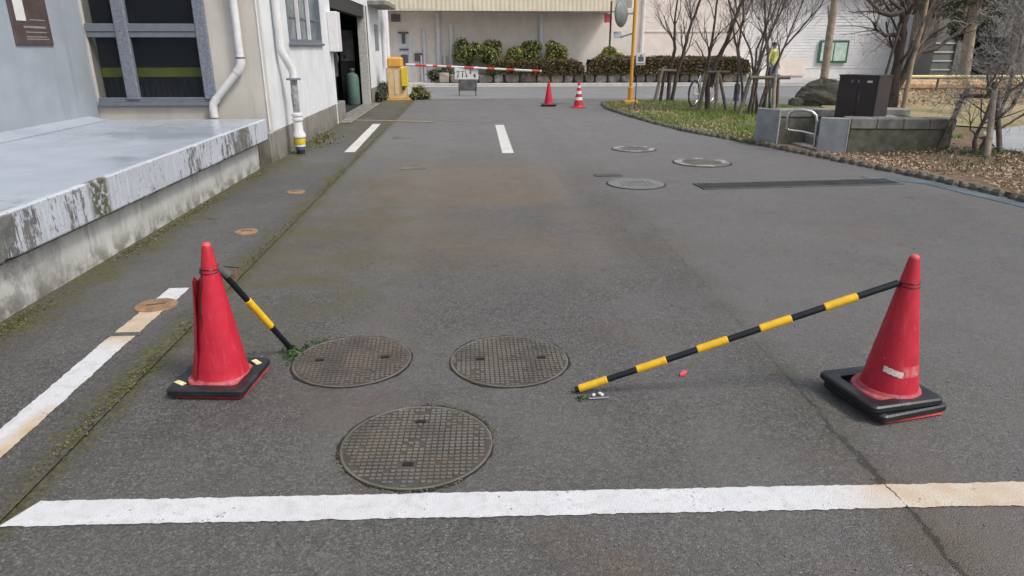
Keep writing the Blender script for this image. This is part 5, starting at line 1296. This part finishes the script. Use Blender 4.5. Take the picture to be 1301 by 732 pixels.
# grey twiggy thicket behind (crowns of trees at far right)
rn = random.Random(77); st = []
for i in range(5):
    x0 = 17.2 + i * .9; st.append(([(x0, 21.6, 0), (x0 + rn.uniform(-.2, .2), 21.6, 1.4), (x0 + rn.uniform(-.4, .4), 21.6, 3.4)], [.07, .05, .03]))
maketree('bare_thicket', (18.5, 21.6, 0), 'grey tangle of bare branches at the upper right corner', st, BARKM, TWIGG, 78, 5, 'thicket', upb=.15, spread=.8, twl=.9, kids=(2, 4), shrink=.7)
t = empty('evergreen_tree', (24, 30.5, 0), 'dark evergreen mass before the grey shed at far right', 'tree')
rn = random.Random(63)
foliage(t, [((23.5 + rn.uniform(-2.2, 3.5), 30.5 + rn.uniform(-.6, .6), 2.8 + rn.uniform(-.6, 1.6)), (1.0, .6, .6)) for _ in range(12)], 7000, .15, EVERG, 64, HEDGEC, 'crown')
b = MB(); b.tube([(24, 30.5, 0), (24.1, 30.5, 2.4), (24, 30.5, 4)], [.2, .16, .1], 8); b.build('trunk', BARKD, t)

# ------------------------------------------------------------------ bicycle behind tree props
bk = empty('bicycle', (6.25, 18.5, .05), 'parked bicycle with white and black frame behind the propped tree', 'bicycle')
Mb = Matrix.Translation((6.25, 18.5, .07)) @ Matrix.Rotation(R(48), 4, 'Z')
def bt(name, pts, r_, mat, par=bk, n=8):
    b = MB(); b.tube(pts, r_, n, M=Mb); return b.build(name, mat, par, True)
for x in (-.52, .52):
    wtube = bt('wheel', [(x + .31 * math.cos(a), 0, .33 + .31 * math.sin(a)) for a in frange(0, 6.2832, .2)], .019, TYRE)
    bt('rim', [(x + .285 * math.cos(a), 0, .33 + .285 * math.sin(a)) for a in frange(0, 6.2832, .2)], .009, STEEL, wtube)
    for i in range(9): a = i * .698; bt('spoke', [(x, .012 * (-1) ** i, .33), (x + .28 * math.cos(a), 0, .33 + .28 * math.sin(a))], .0025, STEEL, wtube, 4)
bt('frame', [(-.52, 0, .33), (-.1, 0, .30), (-.22, 0, .78), (-.52, 0, .33)], .016, WHITE)
bt('frame', [(-.1, 0, .30), (.34, 0, .74), (.52, 0, .33)], .018, WHITE)
bt('seat_post', [(-.2, 0, .72), (-.24, 0, .88)], .014, STEEL)
b = MB(); b.blob((-.25, 0, .90), (.13, .08, .035), 3, .1, 12, 7, M=Mb); b.build('saddle', BLACKP, bk, True)
bt('stem', [(.34, 0, .72), (.30, 0, .98)], .014, STEEL)
bt('handlebar', [(.16, -.27, 1.0), (.30, -.2, 1.02), (.32, 0, .99), (.30, .2, 1.02), (.16, .27, 1.0)], .012, BLACKP)
b = MB()
for z in (.72, .80, .88, .96):
    s_ = .13 + (z - .72) * .15; q = [(.56 - s_, -s_, z), (.56 + s_, -s_, z), (.56 + s_, s_, z), (.56 - s_, s_, z), (.56 - s_, -s_, z)]; b.tube(q, .004, 4, M=Mb)
for i in range(8): a = i * .785; b.tube([(.56 + .15 * math.cos(a), .15 * math.sin(a), .72), (.56 + .19 * math.cos(a), .19 * math.sin(a), .96)], .004, 4, M=Mb)
b.build('basket', BLACKP, bk)
bt('crank', [(-.1, -.08, .42), (-.1, -.08, .30), (-.1, .08, .30), (-.1, .08, .18)], .01, STEEL)
bt('mudguard', [(-.52 + .34 * math.cos(a), 0, .33 + .34 * math.sin(a)) for a in frange(.6, 3.2, .2)], .016, BLACKP)

# ------------------------------------------------------------------ person beyond the trees
def person(loc, rz, label):
    t = empty('person', loc, label, 'person'); t.rotation_euler = (0, 0, rz)
    V = []; E = []; RR = []
    def v(p, r_, par=None):
        V.append(p); RR.append(r_); i = len(V) - 1
        if par is not None: E.append((par, i))
        return i
    pel = v((0, 0, .94), .125); wai = v((0, 0, 1.1), .115, pel); che = v((0, 0, 1.3), .13, wai); sh = v((0, 0, 1.42), .10, che); ne = v((0, .005, 1.49), .052, sh); hb_ = v((0, .01, 1.55), .07, ne); hd = v((0, .0, 1.63), .092, hb_); top_ = v((0, 0, 1.70), .07, hd); nose = v((0, -.11, 1.61), .012, hd)
    for sx in (-1, 1):
        ear = v((sx * .085, .01, 1.61), .018, hd)
        s1 = v((sx * .17, 0, 1.40), .062, sh); el = v((sx * .24, .01, 1.14), .043, s1); wr = v((sx * .25, -.08, .92), .030, el); pa = v((sx * .25, -.11, .85), .032, wr)
        for j, (dx, L_) in enumerate(((-.024, .062), (-.008, .075), (.008, .07), (.024, .055))):
            k1 = v((sx * .25 + dx, -.125, .81), .0095, pa); v((sx * .25 + dx, -.125 + .02, .81 - L_), .008, k1)
        th = v((sx * .25 - sx * .035, -.13, .85), .010, pa); v((sx * .25 - sx * .045, -.15, .81), .009, th)
        h_ = v((sx * .095, 0, .86), .092, pel); kn = v((sx * .11, -.01, .49), .06, h_); an = v((sx * .12, .02, .09), .042, kn); v((sx * .13, -.13, .035), .035, an)
    me = bpy.data.meshes.new('person_body'); me.from_pydata(V, E, []); o = bpy.data.objects.new('body', me); COL.objects.link(o); o.parent = t
    m_ = o.modifiers.new('skin', 'SKIN'); sm = o.modifiers.new('sub', 'SUBSURF'); sm.levels = 1; sm.render_levels = 1
    for i, r_ in enumerate(RR): me.skin_vertices[0].data[i].radius = (r_, r_)
    me.skin_vertices[0].data[0].use_root = True
    me.materials.append(SKIN)
    b = MB(); b.lathe([(.09, 1.66), (.105, 1.62), (.10, 1.67), (.07, 1.725), (.001, 1.745)], (0, .012, 0), 16); b.build('hair', HAIR, t, True, local=True)
    b = MB(); b.lathe([(.17, .88), (.185, .95), (.17, 1.1), (.19, 1.3), (.20, 1.38), (.13, 1.45), (.065, 1.48)], (0, 0, 0), 20, fn=lambda q, a, r_, z: (q[0] * 1.1, q[1] * .82, q[2]))
    for sx in (-1, 1): b.tube([(sx * .15, 0, 1.42), (sx * .2, 0, 1.32), (sx * .245, .01, 1.13), (sx * .25, -.06, .97)], [.085, .08, .065, .05], 12)
    b.build('jacket', VEST, t, True, local=True)
    b = MB()
    for sx in (-1, 1): b.tube([(sx * .085, 0, .98), (sx * .1, 0, .84), (sx * .11, -.01, .49), (sx * .12, .02, .09)], [.12, .115, .082, .07], 14)
    b.build('trousers', DENIM, t, True, local=True)
    for sx in (-1, 1): b = MB(); b.blob((sx * .128, -.05, .045), (.05, .14, .055), 3, .05, 12, 7, flat=0); b.build('shoe', BLACKP, t, True, local=True)
    for sx in (-1, 1): b = MB(); b.blob((sx * .032, -.088, 1.635), (.012, .008, .009), 1, 0, 8, 5); b.build('eye', HAIR, t, True, local=True)
person((12.05, 27.6, 0), R(20), 'person in a yellow-green jacket and blue trousers standing beyond the bare trees')
